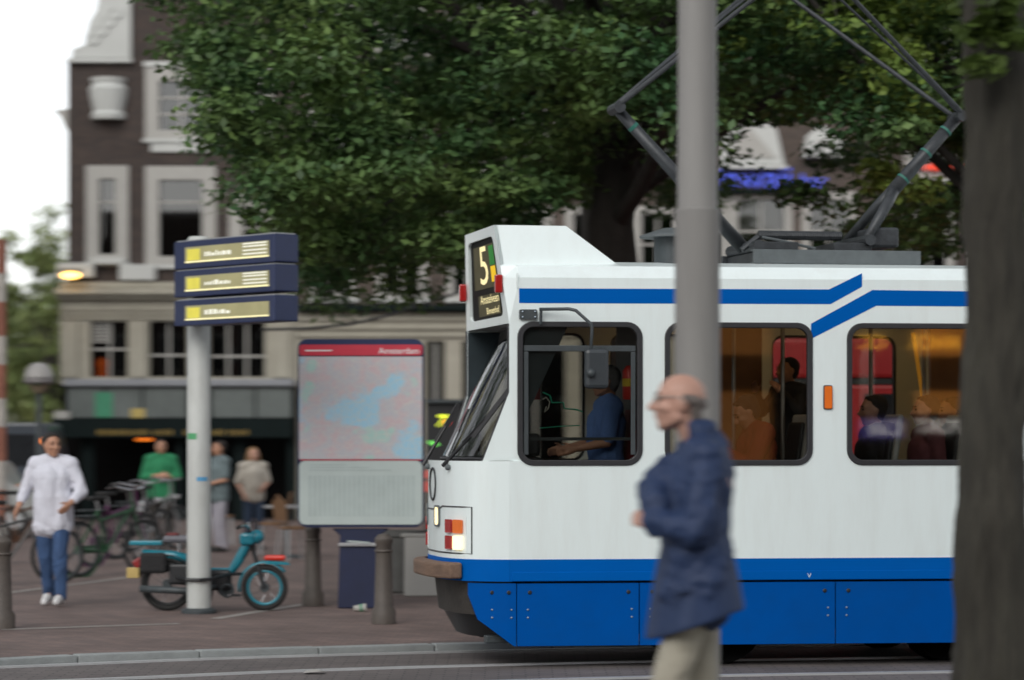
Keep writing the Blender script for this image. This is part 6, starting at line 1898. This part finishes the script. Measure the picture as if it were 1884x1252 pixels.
# man in a white shirt walking towards the camera at the left
person('person', 'walking man in loose white shirt, blue jeans and white shoes at the left', put(98, 30.0), FACE_CAM-R(8), 1.74,
       dict(el=(0.02, 0.30, 1.15), wr=(0.17, 0.22, 1.03), el2=(-0.02, -0.30, 1.16), wr2=(0.12, -0.33, 0.99),
            kn=(0.10, 0.10, 0.51), an=(0.10, 0.10, 0.10), toe=(0.26, 0.11, 0.05), kn2=(-0.03, -0.09, 0.50), an2=(-0.16, -0.09, 0.12), toe2=(-0.02, -0.10, 0.035), head=(0.03, 0, 1.615)),
       skin=M_skin_t, hair=cloth('hair_dark', (0.018, 0.014, 0.012)), top=cloth('white_shirt', (0.60, 0.61, 0.68), 0.06), legs=cloth('blue_jeans', (0.035, 0.075, 0.17), 0.3), shoe=cloth('white_shoe', (0.6, 0.6, 0.6)), sleeve=0.80, hem=0.82, topw=1.12, head_yaw=R(38), fold=0.016, voxel=0.011)

# people on the terrace
person('person', 'person in green shirt with folded arms standing before the dark veranda', put(296, 46.0), FACE_CAM+R(12), 1.66,
       dict(el=(0.02, 0.28, 1.14), wr=(0.20, 0.06, 1.13), el2=(0.02, -0.28, 1.14), wr2=(0.22, -0.04, 1.17)),
       skin=M_skin_t, hair=cloth('hair_dark', (0.018, 0.014, 0.012)), top=cloth('green_shirt', (0.02, 0.20, 0.085)), legs=cloth('dark_brown_trousers', (0.035, 0.03, 0.025)), shoe=cloth('dark_shoe', (0.02, 0.02, 0.02)), sleeve=0.75, topw=1.15, voxel=0.013)
person('person', 'person in grey-blue top and pale trousers half behind the white pole', put(404, 44.0), FACE_L+R(30), 1.64,
       dict(el=(0.02, 0.26, 1.14), wr=(0.20, 0.14, 1.08)), skin=M_skin_t, hair=cloth('hair_dark', (0.018, 0.014, 0.012)), top=cloth('greyblue_top', (0.13, 0.17, 0.18)), legs=cloth('pale_trousers', (0.30, 0.29, 0.33)), shoe=cloth('dark_shoe', (0.02, 0.02, 0.02)), sleeve=0.4, voxel=0.013)
person('person', 'long-haired blonde woman in cream top and jeans beside the pole', put(466, 45.0), FACE_CAM+R(25), 1.54,
       dict(el=(0.03, 0.25, 1.15), wr=(0.16, 0.12, 1.05), el2=(-0.05, -0.26, 1.14), wr2=(0.10, -0.22, 0.95)), skin=M_skin, hair=cloth('hair_blonde', (0.22, 0.13, 0.06)), top=cloth('cream_top', (0.42, 0.39, 0.34)), legs=cloth('dark_jeans', (0.03, 0.05, 0.09)), shoe=cloth('dark_shoe', (0.02, 0.02, 0.02)), sleeve=0.45, longhair=True, voxel=0.013, hem=0.9)

# tram driver and passengers (world placement from the tram frame)
def tram_w(x, y, z):
    return (TO.x+x*math.cos(TH)-y*math.sin(TH), TO.y+x*math.sin(TH)+y*math.cos(TH), z)
SEAT = dict(hip=(0.0, 0.09, 0.93), kn=(0.40, 0.11, 0.93), an=(0.42, 0.11, 0.50), toe=(0.56, 0.12, 0.45))
xd = tx(1112, -0.25)
person('person', 'tram driver in short-sleeved blue shirt seen through the cab window', tram_w(xd+0.02, -0.25, 0.56), TH+math.pi, 1.75,
       dict(SEAT, el=(0.06, 0.25, 1.15), wr=(0.30, 0.20, 1.10), el2=(0.06, -0.25, 1.15), wr2=(0.30, -0.2, 1.10)), skin=M_skin_t, hair=cloth('hair_grey', (0.12, 0.12, 0.12)), top=cloth('blue_shirt', (0.10, 0.19, 0.45)), legs=cloth('navy_trousers', (0.02, 0.025, 0.05)), shoe=cloth('dark_shoe', (0.02, 0.02, 0.02)), sleeve=0.42, voxel=0.013)
xp = tx(1385, -0.55)
person('person', 'seated passenger in rust-red jacket looking down in the middle tram window', tram_w(xp+0.05, -0.5, 0.36), TH+math.pi, 1.75,
       dict(SEAT, head=(0.09, 0, 1.58), neck=(0.02, 0, 1.45), el=(0.12, 0.24, 1.16), wr=(0.30, 0.10, 1.28), el2=(0.12, -0.24, 1.16), wr2=(0.30, -0.08, 1.28)), skin=M_skin_t, hair=cloth('hair_dark', (0.018, 0.014, 0.012)), top=cloth('rust_jacket', (0.26, 0.035, 0.02)), legs=cloth('dark_jeans', (0.03, 0.05, 0.09)), shoe=cloth('dark_shoe', (0.02, 0.02, 0.02)), sleeve=0.95, topw=1.2, head_pitch=R(32), voxel=0.012)
xp = tx(1447, 0.15)
person('person', 'standing passenger in dark coat behind the rust-jacketed passenger', tram_w(xp, 0.1, 0.87), TH+math.pi+R(20), 1.52,
       dict(el=(0.1, 0.28, 1.25), wr=(0.22, 0.2, 1.42)), skin=M_skin_t, hair=cloth('hair_dark', (0.018, 0.014, 0.012)), top=cloth('dark_coat', (0.02, 0.02, 0.022)), legs=cloth('dark_jeans', (0.03, 0.05, 0.09)), shoe=cloth('dark_shoe', (0.02, 0.02, 0.02)), voxel=0.014)
for px, y, lab, hc, tc_ in ((1608, -0.45, 'seated passenger with dark hair, left in the rearmost visible tram window', 'hair_dark', 'dark_coat'), (1705, -0.5, 'seated passenger in dull red top, right in the rearmost visible tram window', 'hair_brown', 'dull_red_top'), (1752, 0.35, 'dark-haired passenger on the far side of the rearmost visible tram window', 'hair_dark', 'dark_coat')):
    xp = tx(px, y)
    person('person', lab, tram_w(xp, y, 0.36), TH+math.pi, 1.72, dict(SEAT), skin=M_skin, hair=cloth(hc, (0.05, 0.03, 0.02)), top=cloth(tc_, (0.16, 0.05, 0.06)), legs=cloth('dark_jeans', (0.03, 0.05, 0.09)), shoe=cloth('dark_shoe', (0.02, 0.02, 0.02)), voxel=0.015, group='passengers in the rear window')

# ---- the near man in profile: navy anorak, arms folded, khaki trousers
GD = 12.8
gm = Vector((gx(1262, GD), GD, 0.15))
sg = GD/F
lz = lambda py: gz(py, GD)-0.15
lf = lambda px: -(px-1262)*sg
M_jacket = mat('navy_anorak', (0.016, 0.033, 0.088), 0.62, var=0.18, vscale=4, bump=0.25, bscale=14, spec=0.4)
M_khaki = cloth('khaki_trousers', (0.36, 0.335, 0.27))
man, V, P = person('person', 'balding man in navy anorak walking left in front of the tram', gm, math.pi, 1.86,
    dict(head=(0.030, 0, 1.643), neck=(-0.055, 0, 1.47), chest=(-0.075, 0, 1.30), belly=(-0.05, 0, 1.1), pelvis=(-0.04, 0, 0.95),
         sh=(-0.06, 0.17, 1.375), el=(-0.01, 0.25, 1.13), wr=(0.102, 0.18, 1.16), sh2=(-0.06, -0.17, 1.375), el2=(0.03, -0.21, 1.20), wr2=(-0.02, -0.06, 1.22),
         hip=(-0.04, 0.09, 0.92), kn=(0.08, 0.10, 0.50), an=(0.02, 0.10, 0.10), toe=(0.18, 0.11, 0.04), kn2=(-0.06, -0.09, 0.50), an2=(-0.26, -0.09, 0.13), toe2=(-0.13, -0.10, 0.04)),
    skin=M_skin2, hair=cloth('hair_greybrown', (0.13, 0.11, 0.10)), top=None, legs=M_khaki, shoe=cloth('dark_shoe', (0.02, 0.02, 0.02)), voxel=0.0095, bald=True, fold=0.008, head_pitch=R(-3))
mj = MB()
def el(px, py, ry, rx, rz, y=0.0): mj.sphere((lf(px), y, lz(py)), (rx*sg, ry, rz*sg), 20, 12)
for y in (-0.10, 0, 0.10):
    mj.cone((lf(1290), y*0.9, lz(842)), 0.105, (lf(1287), y, lz(900)), 0.138)
    mj.cone((lf(1287), y, lz(900)), 0.138, (lf(1281), y, lz(1000)), 0.150)
    mj.cone((lf(1281), y, lz(1000)), 0.150, (lf(1279), y*1.1, lz(1090)), 0.160)
mj.cone((lf(1300), 0, lz(835)), 0.105, (lf(1315), 0, lz(900)), 0.085)                 # rounded back
mj.cone((lf(1295), 0.20, lz(846)), 0.085, (lf(1295), -0.20, lz(846)), 0.085)          # shoulders
mj.cone((lf(1295), 0.20, lz(846)), 0.085, (lf(1275), 0.285, lz(975)), 0.075)          # near upper arm
mj.cone((lf(1275), 0.285, lz(975)), 0.075, (lf(1202), 0.19, lz(958)), 0.062)          # near forearm
mj.cone((lf(1290), -0.20, lz(846)), 0.085, (lf(1225), -0.26, lz(930)), 0.075)         # far arm folded up
mj.cone((lf(1225), -0.26, lz(930)), 0.075, (lf(1195), 0.02, lz(905)), 0.065)
mj.cone((lf(1215), 0.05, lz(885)), 0.080, (lf(1205), 0.14, lz(925)), 0.075)           # bulge of the folded sleeves
mj.cone((lf(1235), 0.0, lz(862)), 0.060, (lf(1262), 0.0, lz(850)), 0.070)
mj.cone((lf(1262), 0.06, lz(862)), 0.085, (lf(1250), 0.06, lz(950)), 0.10); mj.cone((lf(1262), -0.06, lz(862)), 0.085, (lf(1250), -0.06, lz(950)), 0.10)
# collar stand
for y in (-0.055, 0.055):
    mj.cone((lf(1282), y, lz(828)), 0.055, (lf(1283), y*0.85, lz(792)), 0.047)
mj.cone((lf(1300), 0.03, lz(795)), 0.042, (lf(1300), -0.03, lz(795)), 0.042)
mj.cone((lf(1262), 0.03, lz(830)), 0.045, (lf(1262), -0.03, lz(830)), 0.045)
def jdisp(p):
    q = Vector((p.x*6, p.y*6, p.z*5))
    a = 0.016*noise.noise(q)+0.016*noise.noise(q*2.3+Vector((3, 1, 2)))+0.009*noise.noise(q*5.1)
    # drag folds running from the folded arms to the hem
    a += 0.011*math.sin((p.z*1.0+p.x*1.6)*34+2.5*noise.noise(Vector((p.x*4, p.y*4, p.z*3))))*max(0, min(1, (1.25-p.z)*2.5))*0.8
    return a
jk = remesh(mj, 'jacket', M_jacket, man, 0.010, 4, jdisp)
# flared skirt of the jacket with the hem rising to the back
mb = MB(); n_ = 48; vs = []; fs = []; rows = 10
for r_ in range(rows+1):
    t = r_/rows
    for k in range(n_):
        a = 2*math.pi*k/n_
        cxp = 1280-2*t; rxp = (60+25*t**0.8)*sg; ryp = 0.225+0.05*t
        x = lf(cxp)+rxp*math.cos(a); y = ryp*math.sin(a)
        z_hem = lz(1176)+(lz(1116)-lz(1176))*(0.5-0.5*math.cos(a))
        z = lz(1000)+(z_hem-lz(1000))*t
        w = 1+0.035*t*math.sin(5*a+1.3)+0.02*t*math.sin(9*a+0.4+3*t)
        x = lf(cxp)+(x-lf(cxp))*w-0.012*t*max(0, -math.cos(a)); y *= w
        vs.append((x, y, z))
for r_ in range(rows):
    for k in range(n_):
        l = (k+1) % n_
        fs.append((r_*n_+k, r_*n_+l, (r_+1)*n_+l, (r_+1)*n_+k))
sk = mb.add(vs, fs).build('jacket_skirt', M_jacket, man, smooth=True, recalc=False)
so = sk.modifiers.new('s', 'SOLIDIFY'); so.thickness = 0.008; so.offset = -1
sb2 = sk.modifiers.new('u', 'SUBSURF'); sb2.levels = 1; sb2.render_levels = 1
MB().extrude([(lf(1262), 0.268, lz(1075)), (lf(1222), 0.262, lz(1082)), (lf(1222), 0.262, lz(1090)), (lf(1262), 0.268, lz(1083))], (0, 0.012, 0)).build('pocket_flap', M_jacket, man, bevel=0.003)
# spectacles-free ear side: white headphone-like temple line of the glasses
gl = MB().poly([P(0.088, 0.052, 0.020), P(0.03, 0.076, 0.024), P(-0.008, 0.086, 0.020), P(-0.018, 0.086, -0.002)], 0.0022, 6).build('glasses_temple', M_wframe, man)
MB().torus(P(0.092, 0.034, 0.008), 0.020, 0.0018, (1, 0.25, 0), 18, 6).build('glasses_rim', M_wframe, gl)
MB().torus(P(0.092, -0.034, 0.008), 0.020, 0.0018, (1, -0.25, 0), 18, 6).build('glasses_rim', M_wframe, gl)
